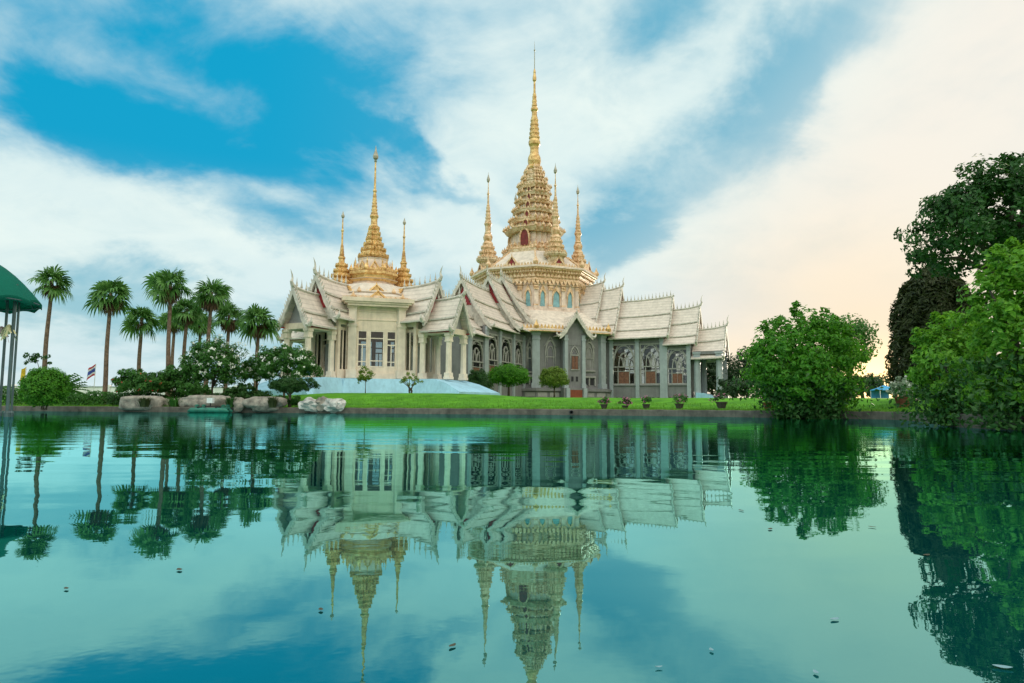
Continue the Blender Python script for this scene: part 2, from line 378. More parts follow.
class MB:
    def __init__(s): s.v = []; s.f = []
    def add(s, vs, fs):
        n = len(s.v); s.v.extend([tuple(map(float, p)) for p in vs]); s.f.extend([tuple(i + n for i in f) for f in fs]); return s
    def box(s, c, d, ux=(1, 0), tilt=None):
        """box centred at c, size d, x axis along the horizontal direction ux"""
        ax, ay = ux; vs = []
        for sx in (-.5, .5):
            for sy in (-.5, .5):
                for sz in (-.5, .5):
                    lx, ly = sx * d[0], sy * d[1]
                    vs.append((c[0] + lx * ax - ly * ay, c[1] + lx * ay + ly * ax, c[2] + sz * d[2]))
        return s.add(vs, [(0, 1, 3, 2), (4, 6, 7, 5), (0, 4, 5, 1), (2, 3, 7, 6), (0, 2, 6, 4), (1, 5, 7, 3)])
    def rings(s, rings, cap0=True, cap1=True):
        n = len(rings[0]); vs = [p for r in rings for p in r]; fs = []
        for k in range(len(rings) - 1):
            for i in range(n):
                j = (i + 1) % n
                fs.append((k * n + i, k * n + j, (k + 1) * n + j, (k + 1) * n + i))
        if cap0: fs.append(tuple(range(n - 1, -1, -1)))
        if cap1: fs.append(tuple((len(rings) - 1) * n + i for i in range(n)))
        return s.add(vs, fs)
    def lathe(s, prof, c=(0, 0), n=12, plan=None, rot=0.0):
        """stack of rings (radius, z); plan = unit outline, else a circle"""
        if plan is None:
            plan = [(math.cos(rot + 2 * math.pi * i / n), math.sin(rot + 2 * math.pi * i / n)) for i in range(n)]
        return s.rings([[(c[0] + x * r, c[1] + y * r, z) for x, y in plan] for r, z in prof])
    def tube(s, pts, rad, n=6, flat=None):
        pts = [Vector(p) for p in pts]
        if not hasattr(rad, '__len__'): rad = [rad] * len(pts)
        rings = []
        t0 = (pts[-1] - pts[0]).normalized()
        ref = Vector((0, 0, 1)) if abs(t0.z) < 0.9 else Vector((1, 0, 0))
        for i, p in enumerate(pts):
            t = (pts[min(i + 1, len(pts) - 1)] - pts[max(i - 1, 0)]).normalized()
            a = t.cross(ref).normalized(); b = a.cross(t).normalized()
            off = math.pi / 4 if n == 4 else 0
            rings.append([tuple(p + (a * math.cos(off + 2 * math.pi * k / n) + b * math.sin(off + 2 * math.pi * k / n)) * max(rad[i], 0.002)) for k in range(n)])
        return s.rings(rings)
    def slab(s, top, drop):
        """closed sheet from a grid of points, thickness given by the vector drop"""
        nu, nv = len(top), len(top[0])
        vs = [p for r in top for p in r] + [(p[0] + drop[0], p[1] + drop[1], p[2] + drop[2]) for r in top for p in r]
        o = nu * nv; fs = []
        for i in range(nu - 1):
            for j in range(nv - 1):
                a, b, c, d = i * nv + j, i * nv + j + 1, (i + 1) * nv + j + 1, (i + 1) * nv + j
                fs.append((a, b, c, d)); fs.append((o + d, o + c, o + b, o + a))
        for i in range(nu - 1):
            for j in (0, nv - 1):
                a, d = i * nv + j, (i + 1) * nv + j
                fs.append((a, d, o + d, o + a))
        for j in range(nv - 1):
            for i in (0, nu - 1):
                a, b = i * nv + j, i * nv + j + 1
                fs.append((a, b, o + b, o + a))
        return s.add(vs, fs)
    def prism(s, poly, depth):
        """extrude a planar 3-D polygon by the vector depth"""
        n = len(poly); vs = list(poly) + [tuple(p[i] + depth[i] for i in range(3)) for p in poly]
        fs = [tuple(range(n)), tuple(range(2 * n - 1, n - 1, -1))] + [(i, (i + 1) % n, n + (i + 1) % n, n + i) for i in range(n)]
        return s.add(vs, fs)
    def build(s, name, m, parent=None, smooth=False, loc=(0, 0, 0)):
        zb = ZB.get(parent.name, 0.0) if parent else 0.0
        me = bpy.data.meshes.new(name)
        me.from_pydata([(x, y, z - zb) for x, y, z in s.v], [], s.f)
        bm = bmesh.new(); bm.from_mesh(me); bmesh.ops.recalc_face_normals(bm, faces=bm.faces); bm.to_mesh(me); bm.free()
        me.materials.append(m)
        if smooth:
            me.polygons.foreach_set('use_smooth', [True] * len(me.polygons))
        o = bpy.data.objects.new(name, me); C.objects.link(o)
        o.location = loc
        if parent: o.parent = parent; ZB[o.name] = zb
        return o

def raw(name, v, f, m, parent=None, loc=(0, 0, 0)):
    me = bpy.data.meshes.new(name)
    me.from_pydata(np.asarray(v).tolist(), [], np.asarray(f).tolist() if not isinstance(f, list) else f)
    me.materials.append(m)
    o = bpy.data.objects.new(name, me); C.objects.link(o); o.location = loc
    if parent: o.parent = parent
    return o

# ------------------------------------------------------------------ terrain: pond, kerb, lawn
SH = [(-180, 5), (-150, 5.5), (-120, 9), (-95, 24), (-75, 42), (-55, 58), (-42, 66), (-36.2, 68), (-26.7, 58.2), (-15, 52.5), (-5, 49.2), (5, 47), (11.2, 45.9),
      (19.5, 42.4), (24, 41.2), (27.6, 40.2), (29.3, 38.5), (30.4, 33), (31.2, 27), (33, 24), (38, 22.3), (47, 20.8), (70, 19), (95, 13), (120, 8), (150, 5.5), (180, 5)]
_b = np.array([p[0] for p in SH], float); _r = np.array([p[1] for p in SH], float)
_bb = np.arange(-180, 180.01, 0.25); _rr = np.interp(_bb, _b, _r)
_k = np.exp(-0.5 * (np.arange(-12, 13) / 2.4) ** 2); _k /= _k.sum()
_rs = np.convolve(np.pad(_rr, 12, mode='edge'), _k, 'valid')
def shore(b): return float(np.interp(b, _bb, _rs))
def sstep(t): t = min(1, max(0, t)); return t * t * (3 - 2 * t)
def gz(x, y):
    b = math.degrees(math.atan2(x, y)); r = math.hypot(x, y); d = r - shore(b)
    if d < 0: return -0.6
    Ln = float(np.interp(b, [-60, -25, -14, -8, 6, 12, 20, 60], [30, 24, 15, 13, 14, 16, 18, 18]))
    top = float(np.interp(b, [-60, -22, -10, 30], [1.9, 1.9, 1.95, 2.1]))
    k = float(np.interp(b, [-60, -30, -20, -14, -5, -1.5, 1.5, 60], [.010, .010, .013, .0175, .0182, .0165, .0130, .0130]))
    top = max(0.4, min(top, CAM_H + k * r))
    return 0.36 + (top - 0.36) * sstep(d / Ln) + 0.04 * mnoise.noise(Vector((x * .2, y * .2, 0))) * min(1, d)
def spot(px, D, dz=0.0):
    x = (px - 512) / F * D
    return (x, D, gz(x, D) + dz)

def build_ground():
    bear = np.concatenate([np.arange(-180, -50, 4.0), np.arange(-50, 50, 0.5), np.arange(50, 180, 4.0)])
    offs = [0.42, 0.8, 1.6, 2.6, 4, 6, 8, 10, 12.5, 15, 18, 22, 27, 33, 40, 50, 65, 90, 150, 300, 800, 2500]
    vs = []; fs = []; n = len(bear)
    for o in offs:
        for b in bear:
            r = shore(b) + o; x, y = r * math.sin(R_(b)), r * math.cos(R_(b))
            vs.append((x, y, gz(x, y)))
    for k in range(len(offs) - 1):
        for i in range(n):
            j = (i + 1) % n
            fs.append((k * n + i, k * n + j, (k + 1) * n + j, (k + 1) * n + i))
    g = MB().add(vs, fs).build('lawn', M['lawn'], smooth=True); tag(g, kind='structure')
    # pond bed and water
    ring = [((shore(b) + 0.15) * math.sin(R_(b)), (shore(b) + 0.15) * math.cos(R_(b))) for b in bear]
    w = raw('pond_water', [(x, y, 0.0) for x, y in ring] + [(0, 0, 0)], [((i + 1) % n, i, n) for i in range(n)], M['water'])
    tag(w, kind='structure')
    # kerb round the pond
    k = MB(); rings = []
    for b in bear:
        r = shore(b) + 0.015 * math.sin(b * 9.1); sx, sy = math.sin(R_(b)), math.cos(R_(b))
        hz = 0.40 + 0.012 * math.sin(b * 3.3)
        rings.append([(sx * (r + o), sy * (r + o), z) for o, z in ((0.0, -0.8), (0.0, hz - .04), (0.04, hz), (0.44, hz), (0.48, hz - 0.04), (0.48, -0.8))])
    rings.append(rings[0])
    k.rings(rings, False, False)
    tag(k.build('kerb', M['kerb']), kind='structure')
build_ground()

# ------------------------------------------------------------------ temple pieces
BETA = R_(-23.0)
AX = {'R': (1.0, 0.0), 'L': (0.0, -1.0), 'back': (-1.0, 0.0)}
def PT(a, u, v, z):
    ax, ay = AX[a]
    return (ax * u - ay * v, ay * u + ax * v, z)
T_LABELS = set()

def curve_t(t): return 1 - (1 - t) ** 1.32      # fraction of the height lost at fraction t of the half width

def roof_tier(parent, a, u0, u1, w, ze, zr, courses=3, up=0.55, crest=True, chofa=1.6, gable='red', inset=0.55, label=None, inlay=.30):
    """one telescoped gable roof: overlapping tiled courses, bargeboards, ridge spikes and a horn finial"""
    cuts = {3: [0, .36, .70, 1.0], 2: [0, .55, 1.0]}[courses]
    nu = 7; b = MB()
    def rise(u, t): return up * max(0, (u - u0) / (u1 - u0)) ** 2.6 * (1 - .75 * t)
    for sd in (-1, 1):
        for k in range(courses):
            t0, t1 = max(0, cuts[k] - (.05 if k else 0)), cuts[k + 1]
            drop = 0.24 * k
            top = []
            for i in range(nu):
                u = u0 + (u1 - u0) * i / (nu - 1); row = []
                for j in range(6):
                    t = t0 + (t1 - t0) * j / 5
                    fl = 0.10 * max(0, (j - 3) / 2) if j > 3 else 0
                    row.append(PT(a, u - 0.10 * k * (i == nu - 1), sd * (w * t + 0.02), zr - (zr - ze) * curve_t(t) - drop * (1 if k else 1) + fl * .4 + rise(u, t)))
                top.append(row)
            b.slab(top, (0, 0, -0.17))
    rf = b.build('roof', M['roof'], parent)
    if label: rf['label'] = label
    # trim band along the lower edge of every course
    tb = MB()
    for sd in (-1, 1):
        for k in range(courses):
            t = cuts[k + 1]; z = zr - (zr - ze) * curve_t(t) - 0.24 * k
            pts = []
            for i in range(nu):
                u = u0 + (u1 - u0) * i / (nu - 1)
                pts.append(PT(a, u, sd * (w * t + 0.05), z - 0.06 + rise(u, t)))
            tb.tube(pts, 0.13, 4)
    tb.build('eave_trim', M['ridge'], rf)
    # bargeboards
    bb = MB()
    for sd in (-1, 1):
        top = []
        for i in range(13):
            t = i / 12; z = zr - (zr - ze) * curve_t(t) - 0.24 * min(courses - 1, sum(t > c for c in cuts[1:-1])) + rise(u1, t)
            top.append([PT(a, u1 - 0.02, sd * w * t * 1.015, z + 0.20), PT(a, u1 + 0.20, sd * w * t * 1.015, z + 0.20)])
        bb.slab(top, (0, 0, -0.85))
        # toothed upper edge
        for i in range(1, 12):
            t = i / 12; z = zr - (zr - ze) * curve_t(t) + rise(u1, t) - 0.24 * min(courses - 1, sum(t > c for c in cuts[1:-1]))
            p = PT(a, u1 + 0.09, sd * (w * t), z + 0.15); q = PT(a, u1 + 0.09, sd * (w * t + 0.25), z + 0.52)
            bb.tube([p, q], [0.13, 0.01], 4)
        # flame finial at the foot
        z = ze - 0.24 * (courses - 1) + rise(u1, 1)
        pts = [PT(a, u1 + .09, sd * (w - .1), z - .1), PT(a, u1 + .1, sd * (w + .28), z - .16), PT(a, u1 + .12, sd * (w + .55), z + .14), PT(a, u1 + .12, sd * (w + .58), z + .62)]
        bb.tube(pts, [.2, .24, .16, .01], 6)
    bb.build('bargeboard', M['ridge'], rf)
    if crest:
        cr = MB(); n = max(3, int((u1 - u0) / 0.62))
        pr = [PT(a, u0 + (u1 - u0) * i / 8, 0, zr + .1 + rise(u0 + (u1 - u0) * i / 8, 0)) for i in range(9)]
        cr.tube(pr, 0.16, 6)
        for i in range(n):
            u = u0 + (u1 - u0) * (i + .5) / n; z = zr + .15 + rise(u, 0)
            x, y, _ = PT(a, u, 0, 0)
            cr.lathe([(.06, z), (.08, z + .12), (.14, z + .24), (.09, z + .42), (.05, z + .62), (0.012, z + 1.02)], (x, y), 5)
        cr.build('ridge_crest', M['ridge'], rf)
    if chofa:
        z = zr + rise(u1, 0); k = chofa / 1.6
        pts = [PT(a, u1 - .2, 0, z - .1), PT(a, u1 + .25, 0, z + .25), PT(a, u1 + .42 * k, 0, z + .6 * k), PT(a, u1 + .30 * k, 0, z + 1.0 * k), PT(a, u1 + .38 * k, 0, z + 1.4 * k), PT(a, u1 + .62 * k, 0, z + 1.9 * k)]
        MB().tube(pts, [.2, .22, .17, .10, .07, .01], 6).build('horn_finial', M['ridge'], rf)
    if gable:
        def tri(ins, k, m, nm, dep):
            pts = []
            for sd in (-1, 1):
                seq = range(0, 11) if sd == 1 else range(10, 0, -1)
                for i in seq:
                    t = i / 10
                    pts.append(PT(a, u1 - ins, sd * w * t * k, zr - .3 - (zr - ze) * curve_t(t) * k - 0.24 * min(courses - 1, sum(t > c for c in cuts[1:-1])) + rise(u1, t) - (1 - k) * 1.2))
            ax, ay = AX[a]
            MB().prism(pts, (-ax * dep, -ay * dep, 0)).build(nm, m, rf)
        tri(inset, .95, M['ridge' if gable == 'red' else gable], 'gable_panel', .15)
        if gable == 'red':
            tri(inset - .12, inlay, M['red'], 'gable_inlay', .1)
    return rf

def window(parent, a, v, side, uc, wd, z0, z1, shut='wood', name='window'):
    """tall pointed-arch window: border, transom, shutter leaf and lancet tracery; v = wall plane, side = outward sign"""
    def Q(u, z, o): return PT(a, uc + u, v + side * o, z)
    ax, ay = AX[a]
    f = MB(); hw = wd / 2
    for s in (-1, 1):
        f.box(Q(s * (hw - .11), (z0 + z1) / 2, -.12), (.22, .30, z1 - z0), (ax, ay))
    f.box(Q(0, z1 - .12, -.122), (wd - .44, .29, .24), (ax, ay)); f.box(Q(0, z0 + .12, -.122), (wd - .44, .29, .24), (ax, ay))
    wn = f.build(name, M['tracery'], parent)
    zt = z0 + (z1 - z0) * .44
    tr = MB()
    tr.box(Q(0, zt, -.10), (wd - .46, .22, .18), (ax, ay)); tr.box(Q(0, zt - .75, -.10), (wd - .46, .14, .10), (ax, ay))
    iw = hw - .22
    # four mullions below the transom
    for s in (-.55, .55):
        tr.box(Q(s * iw, (z0 + zt) / 2, -.10), (.13, .16, zt - z0 - .3), (ax, ay))
    # pointed arches above
    def arc(c0, r, s, zb, zt2, n=8):
        pts = []
        for i in range(n + 1):
            t = i / n
            pts.append(Q(c0 + s * r * (1 - t ** 1.7), zb + (zt2 - zb) * math.sin(t * math.pi / 2) ** .8, -.10))
        return pts
    top = z1 - .3
    for s in (-1, 1):
        tr.tube(arc(0, iw, s, zt + .1, top), .13, 4)
        tr.tube(arc(0, iw * .48, s, zt + .1, zt + (top - zt) * .66), .10, 4)
        tr.tube(arc(s * iw * .52, iw * .46, -s, zt + .1, zt + (top - zt) * .5), .09, 4)
        tr.tube([Q(s * iw, zt + (top - zt) * .55, -.1), Q(s * iw * .55, top, -.1)], .09, 4)
        tr.tube([Q(s * iw, zt + (top - zt) * .82, -.1), Q(s * iw * .15, zt + (top - zt) * .86, -.1)], .07, 4)
    ring = [Q(iw * .20 * math.cos(t), zt + (top - zt) * .50 + iw * .26 * math.sin(t), -.1) for t in np.linspace(0, 2 * math.pi, 13)]
    tr.tube(ring, .08, 4)
    tr.tube([Q(0, zt, -.1), Q(0, zt + (top - zt) * .34, -.1)], .08, 4)
    tr.build('tracery', M['tracery'], wn)
    if shut:
        sh = MB()
        for s in (-1, 1):
            sh.box(Q(s * iw * .26, z0 + .24 + (zt - .82 - z0 - .24) / 2, -.16), (iw * .49, .08, zt - .82 - z0 - .24), (ax, ay))
            sh.box(Q(s * iw * .26, z0 + .24 + (zt - .82 - z0 - .24) * .72, -.11), (iw * .30, .05, (zt - z0) * .22), (ax, ay))
            sh.box(Q(s * iw * .26, z0 + .24 + (zt - .82 - z0 - .24) * .28, -.11), (iw * .30, .05, (zt - z0) * .22), (ax, ay))
        sh.build('shutter', M[shut], wn)
    MB().box(Q(0, (z0 + z1) / 2, -.2), (wd - .44, .02, z1 - z0 - .5), (ax, ay)).build('pane', M['glass'], wn)
    return wn

def hall_wing(parent, a, bays, hw, zf, zs, zh, zt, cap_end=True, deep=0.45, wm='marble', sides=(-1, 1)):
    """long wing walls on both sides: plinth, sill wall, piers between the bays, head band; windows fill the bays"""
    ax, ay = AX[a]
    wl = MB(); u0, u1 = bays[0], bays[-1]
    for sd in sides:
        v = sd * (hw - deep / 2)
        def bx(ua, ub, za, zb, d=deep, o=0.0): wl.box(PT(a, (ua + ub) / 2, v + sd * o, (za + zb) / 2), (ub - ua, d, zb - za), (ax, ay))
        bx(u0, u1, zf, zs); bx(u0, u1, zh, zt)
        bx(u0, u1, zs - .16, zs + .0, deep + .26, .06)
        for i, u in enumerate(bays):
            bx(max(u0, u - .38), min(u1, u + .38), zs + .002, zh - .002)
    if cap_end:
        wl.box(PT(a, u1 - .25, 0, (zf + zt) / 2), (.5, hw * 2 - deep * 2 - .02, zt - zf), (ax, ay))
    wl.build('wall', M[wm], parent)
    for sd in sides:
        for i in range(len(bays) - 1):
            uc = (bays[i] + bays[i + 1]) / 2; wd = bays[i + 1] - bays[i] - .76
            window(parent, a, sd * hw, sd, uc, wd, zs + .004, zh - .004)
        # pilasters standing proud of the wall
        for i, u in enumerate(bays):
            p = MB()
            vv = sd * (hw + .14)
            uu = u + (.3 if i == 0 else -.3 if i == len(bays) - 1 else 0)
            p.box(PT(a, uu, vv, (zf + zt) / 2 - .1), (.62, .30, zt - zf - .2), (ax, ay))
            p.box(PT(a, uu, vv + sd * .03, zf + .3), (.82, .36, .6), (ax, ay)); p.box(PT(a, uu, vv + sd * .03, zt - .62), (.80, .35, .26), (ax, ay))
            p.box(PT(a, uu, vv + sd * .03, zt - 1.15), (.74, .33, .12), (ax, ay))
            p.build('pilaster', M['marble_pale'], parent)
        # dark air vents along the plinth
        for i in range(len(bays) - 1):
            uc = (bays[i] + bays[i + 1]) / 2
            vm = MB()
            for k in (-1.25, -.25, .35, 1.25):
                vm.box(PT(a, uc + k, sd * (hw + .008), zf + .5), (.34 if abs(k) > 1 else .5, .03, .42), (ax, ay))
            vm.build('vent', M['void'], parent)

def square_column(parent, x, y, z0, z1, wd, m='cream_pale', rot=0.0, base=None):
    c = MB(); k = wd / 2 / math.cos(math.pi / 8)
    c.lathe([(k, z0 + .7), (k * .93, z1 - .9)], (x, y), 8, rot=math.pi / 8 + rot)
    for za, zb, s in ((z0, z0 + .28, 1.32), (z0 + .283, z0 + .7, 1.14), (z1 - .9, z1 - .75, 1.12), (z1 - .747, z1 - .3, 1.0), (z1 - .297, z1, 1.22)):
        c.box((x, y, (za + zb) / 2), (wd * s, wd * s, zb - za), (math.cos(rot), math.sin(rot)))
    return c.build('column', M[m], parent)

def oct_ring(rc): return [(rc * math.cos(R_(22.5 + 45 * i)), rc * math.sin(R_(22.5 + 45 * i))) for i in range(8)]
OCT = oct_ring(1.0)
REDENT = []
for q in range(4):
    c, s = math.cos(q * math.pi / 2), math.sin(q * math.pi / 2)
    for x, y in ((1, -.45), (1, .45), (.83, .45), (.83, .66), (.66, .66), (.66, .83), (.45, .83)):
        REDENT.append((x * c - y * s, x * s + y * c))

def fringe(b, ring, z, h, step, lean=0.0, wide=.42, closed=True):
    """row of leaf-shaped antefixes standing round a closed outline"""
    n = len(ring)
    for i in range(n if closed else n - 1):
        p, q = Vector((*ring[i], 0)), Vector((*ring[(i + 1) % n], 0)); d = q - p; L = d.length
        if L < .2: continue
        d.normalize(); o = Vector((d.y, -d.x, 0)); k = max(1, int(L / step))
        for j in range(k):
            c = p + d * L * (j + .5) / k; w = L / k * wide
            hh = h
            pts = [c - d * w, c - d * w * .75 + Vector((0, 0, hh * .45)), c + o * lean + Vector((0, 0, hh)), c + d * w * .75 + Vector((0, 0, hh * .45)), c + d * w]
            b.prism([(p_.x - o.x * .05, p_.y - o.y * .05, z + p_.z) for p_ in pts], (o.x * .1, o.y * .1, 0))
    # solid band under the leaves
    return b

def corner_leaf(b, x, y, z, h, n=6):
    b.lathe([(.10 * h, z), (.26 * h, z + .12 * h), (.30 * h, z + .3 * h), (.17 * h, z + .55 * h), (.06 * h, z + .8 * h), (.01, z + h)], (x, y), n)

def small_gable(parent, ang, r, z, w, h, gold='gold_pale', panel='red', depth=1.0):
    """little gold dormer gable facing outward at bearing ang of the building's own plan"""
    ca, sa = math.cos(ang), math.sin(ang)
    def Q(u, o, zz): return (ca * (r + o) - sa * u, sa * (r + o) + ca * u, z + zz)
    g = MB()
    for s in (-1, 1):
        g.tube([Q(s * w * .62, .1, -.05), Q(s * w * .52, .1, h * .25), Q(s * w * .26, .1, h * .62), Q(0, .1, h * 1.0)], [.14 * w, .13 * w, .10 * w, .05 * w], 4)
        g.tube([Q(s * w * .6, .1, 0), Q(s * w * .78, .1, .12 * h), Q(s * w * .8, .1, .36 * h)], [.12 * w, .10 * w, .01], 4)
        g.box(Q(s * w * .40, -.05, h * .14), (.25, .18 * w, h * .28), (ca, sa))
    g.tube([Q(0, .1, h * .92), Q(0, .1, h * 1.35)], [.09 * w, .01], 6)
    g.prism([Q(-w * .5, -.02, h * .2), Q(0, -.02, h * .95), Q(w * .5, -.02, h * .2)], (-ca * depth, -sa * depth, 0))
    o = g.build('dormer', M[gold], parent)
    p = MB().prism([Q(-w * .30, .06, 0), Q(-w * .30, .06, h * .34), Q(0, .06, h * .78), Q(w * .30, .06, h * .34), Q(w * .30, .06, 0)], (-ca * .3, -sa * .3, 0))
    p.build('dormer_panel', M[panel], o)
    return o

def ringed(prof, k0, amp=.10, sub=3):
    """add mouldings between the profile points"""
    out = []
    for (r0, z0), (r1, z1) in zip(prof[:-1], prof[1:]):
        n = max(1, int(abs(z1 - z0) / k0))
        for i in range(n):
            t = i / n; r = r0 + (r1 - r0) * t; z = z0 + (z1 - z0) * t; dz = (z1 - z0) / n
            if n > 1:
                out += [(r * (1 + amp), z), (r * (1 + amp), z + dz * .4), (r * (1 - amp * .6), z + dz * .5), (r * (1 - amp * .6), z + dz * .95)]
            else:
                out.append((r, z))
    out.append(prof[-1])
    return out

# ------------------------------------------------------------------ main temple
def build_temple():
    zg = 2.0
    t = thing('temple', 'great white-roofed temple hall with octagonal body and tall golden tower', 'temple', (4.085, 130.0, zg), BETA)
    # ---- base platform and octagonal body
    b = MB()
    b.lathe([(16.9, 1.2), (16.9, 3.05), (17.3, 3.1), (17.3, 3.5), (16.6, 3.55), (16.6, 3.6)], plan=OCT)
    b.build('plinth', M['marble'], t)
    pn = MB()
    for i in (6, 7, 5):       # recessed stone panels on the plinth faces
        a0, a1 = Vector(oct_ring(16.95)[i]), Vector(oct_ring(16.95)[(i + 1) % 8]); d = a1 - a0; L = d.length; d.normalize()
        for k in range(6):
            c = a0 + d * L * (k + .5) / 6
            pn.box((c.x, c.y, 2.5), (L / 6 - .5, .1, .7), (d.x, d.y))
    pn.build('plinth_panel', M['tracery'], t)
    apo = 16.0 * math.cos(math.pi / 8); fw = 2 * 16.0 * math.sin(math.pi / 8)
    b = MB().lathe([(16.0, 3.6), (16.0, 13.4)], plan=OCT); b.build('wall', M['marble'], t)
    for i, (x, y) in enumerate(oct_ring(16.0)):
        p = MB(); an = R_(22.5 + 45 * i); ux = (math.cos(an + math.pi / 2), math.sin(an + math.pi / 2))
        p.box((x, y, 8.4), (1.25, .7, 9.5), ux); p.box((x * 1.003, y * 1.003, 4.0), (1.5, .85, .8), ux); p.box((x * 1.003, y * 1.003, 12.5), (1.5, .85, .5), ux)
        p.box((x * 1.002, y * 1.002, 11.6), (1.4, .8, .2), ux)
        p.build('corner_pilaster', M['marble_pale'], t)
    # niche windows of the diagonal faces, either side of the bay
    def niche(ang, off, wd, z0, z1, glass):
        ca, sa = math.cos(ang), math.sin(ang); ux = (-sa, ca)
        def Q(u, o, z): return (ca * (apo + o) - sa * (off + u), sa * (apo + o) + ca * (off + u), z)
        f = MB(); hw = wd / 2; zm = z0 + (z1 - z0) * .62
        def outline(k, zt):
            return [(-hw * k, z0), (-hw * k, zm)] + [(-hw * k * (1 - q ** 1.6), zm + (zt - zm) * math.sin(q * math.pi / 2)) for q in np.linspace(.15, 1, 6)] + \
                   [(hw * k * (1 - q ** 1.6), zm + (zt - zm) * math.sin(q * math.pi / 2)) for q in np.linspace(.85, .15, 5)] + [(hw * k, zm), (hw * k, z0)]
        ol = outline(1, z1)
        f.tube([Q(u, .06, z) for u, z in ol], .17, 4)
        f.tube([Q(u, .06, z) for u, z in outline(.62, z1 - .9)], .11, 4)
        f.box(Q(0, .08, z0 - .12), (wd + .5, .4, .24), ux); f.box(Q(0, .06, zm - .9), (wd - .1, .16, .16), ux)
        for s in (-1, 1): f.tube([Q(s * hw * 1.25, .05, zm + .8), Q(0, .05, z1 + .7)], .09, 4)
        o = f.build('window', M['tracery'], t)
        MB().prism([Q(u, .02, z) for u, z in ol], (-ca * .1, -sa * .1, 0)).build('pane', M[glass], o)
        # small square vents under the sill
        vm = MB(); hd = MB()
        for k in (-.55, .55): vm.box(Q(k, .012, 4.75), (.7, .05, 1.1), ux)
        vm.build('vent', M['void'], o)
        hd.box(Q(0, .1, 5.55), (2.4, .34, .28), ux)
        for k in (-1.1, 0, 1.1): hd.box(Q(k, .08, 4.75), (.2, .22, 1.3), ux)
        hd.build('vent_frame', M['tracery'], o)
    for ang in (R_(-45), R_(-135), R_(45)):
        for off, g in ((-3.6, 'glass_dark'), (3.6, 'marble_dark')):
            niche(ang, off, 1.7, 6.7, 11.4, g)
    niche(R_(-90), 5.05, 1.0, 6.3, 11.2, 'glass_dark'); niche(R_(-90), -5.05, 1.0, 6.3, 11.2, 'glass_dark'); niche(R_(0), -5.05, 1.0, 6.3, 11.2, 'glass_dark')
    # lower roof skirt with gold fringe
    b = MB().lathe([(17.3, 12.75), (17.6, 12.9), (17.6, 13.15), (17.2, 13.45), (11.6, 17.0), (10.6, 17.0), (10.6, 12.8)], plan=OCT)
    b.build('skirt_roof', M['skirt'], t)
    b = MB(); fringe(b, oct_ring(17.35), 13.25, .75, .62)
    for x, y in oct_ring(17.4): corner_leaf(b, x, y, 13.2, 1.5)
    b.lathe([(17.62, 12.78), (17.66, 12.80), (17.66, 12.88), (17.62, 12.9)], plan=OCT)
    b.build('antefix_row', M['gold'], t)
    # ---- drum with pink columns, arched windows, gold entablature
    b = MB().lathe([(10.75, 16.9), (10.75, 17.6), (10.35, 17.65), (10.35, 21.6), (10.6, 21.7), (10.6, 22.2)], plan=OCT); b.build('drum', M['pink'], t)
    b = MB().lathe([(10.6, 22.2), (11.0, 22.5), (10.8, 22.8), (10.8, 23.5), (11.2, 23.7), (11.1, 24.1), (11.7, 24.3), (11.75, 24.5)], plan=OCT)
    fringe(b, oct_ring(10.95), 22.5, -.9, .7, .15, .48); fringe(b, oct_ring(11.0), 23.0, .7, .7, .1, .45); fringe(b, oct_ring(11.35), 23.8, .55, .5, .1, .45)
    b.build('entablature', M['gold_pale'], t)
    b = MB().lathe([(11.75, 24.502), (12.0, 24.55), (12.0, 24.85), (11.7, 24.95), (9.5, 25.0)], plan=OCT)
    b.build('cornice', M['pink'], t)
    b = MB(); fringe(b, oct_ring(11.75), 24.9, .55, .55)
    for x, y in oct_ring(11.7): corner_leaf(b, x, y, 24.9, 1.8)
    b.build('antefix_row', M['gold_pale'], t)
    for i in range(8):
        p, q = Vector(oct_ring(10.45)[i]), Vector(oct_ring(10.45)[(i + 1) % 8]); d = q - p; L = d.length; d.normalize(); o = Vector((d.y, -d.x))
        for k, f in enumerate((0.0, .345, .655)):
            c = p + d * L * f + o * .05
            cm = MB(); cm.box((c.x, c.y, 19.35), (.62, .5, 4.3), (d.x, d.y)); cm.box((c.x + o.x * .03, c.y + o.y * .03, 17.7), (.8, .6, .45), (d.x, d.y))
            cl = cm.build('drum_column', M['pink'], t)
            cp = MB()
            for z, s in ((21.0, .80), (21.35, .95), (21.75, 1.15)): cp.box((c.x + o.x * .05, c.y + o.y * .05, z), (.8 * s, .62 * s, .30), (d.x, d.y))
            cp.box((c.x + o.x * .04, c.y + o.y * .04, 18.05), (.74, .6, .2), (d.x, d.y))
            fringe(cp, [(c.x + o.x * .4 - d.x * .45, c.y + o.y * .4 - d.y * .45), (c.x + o.x * .4 + d.x * .45, c.y + o.y * .4 + d.y * .45)], 20.7, .55, .3, .15, .5, False)
            cp.build('capital', M['gold_pale'], cl)
        for f, wd in ((.17, .95), (.5, 1.35), (.83, .95)):
            c = p + d * L * f
            def Q(u, oo, z): return (c.x + d.x * u + o.x * oo, c.y + d.y * u + o.y * oo, z)
            hw = wd / 2; ol = [(-hw, 17.9), (-hw, 20.0), (-hw * .75, 20.5), (0, 21.2), (hw * .75, 20.5), (hw, 20.0), (hw, 17.9)]
            fr = MB().tube([Q(u, .0, z) for u, z in ol], .13, 4)
            fr.prism([Q(-hw * 1.35, .04, 19.8), Q(-hw * 1.2, .04, 20.5), Q(0, .04, 21.75), Q(hw * 1.2, .04, 20.5), Q(hw * 1.35, .04, 19.8), Q(hw, .04, 19.7), Q(hw * .7, .04, 20.2), Q(0, .04, 20.75), Q(-hw * .7, .04, 20.2), Q(-hw, .04, 19.7)], (o.x * .12, o.y * .12, 0))
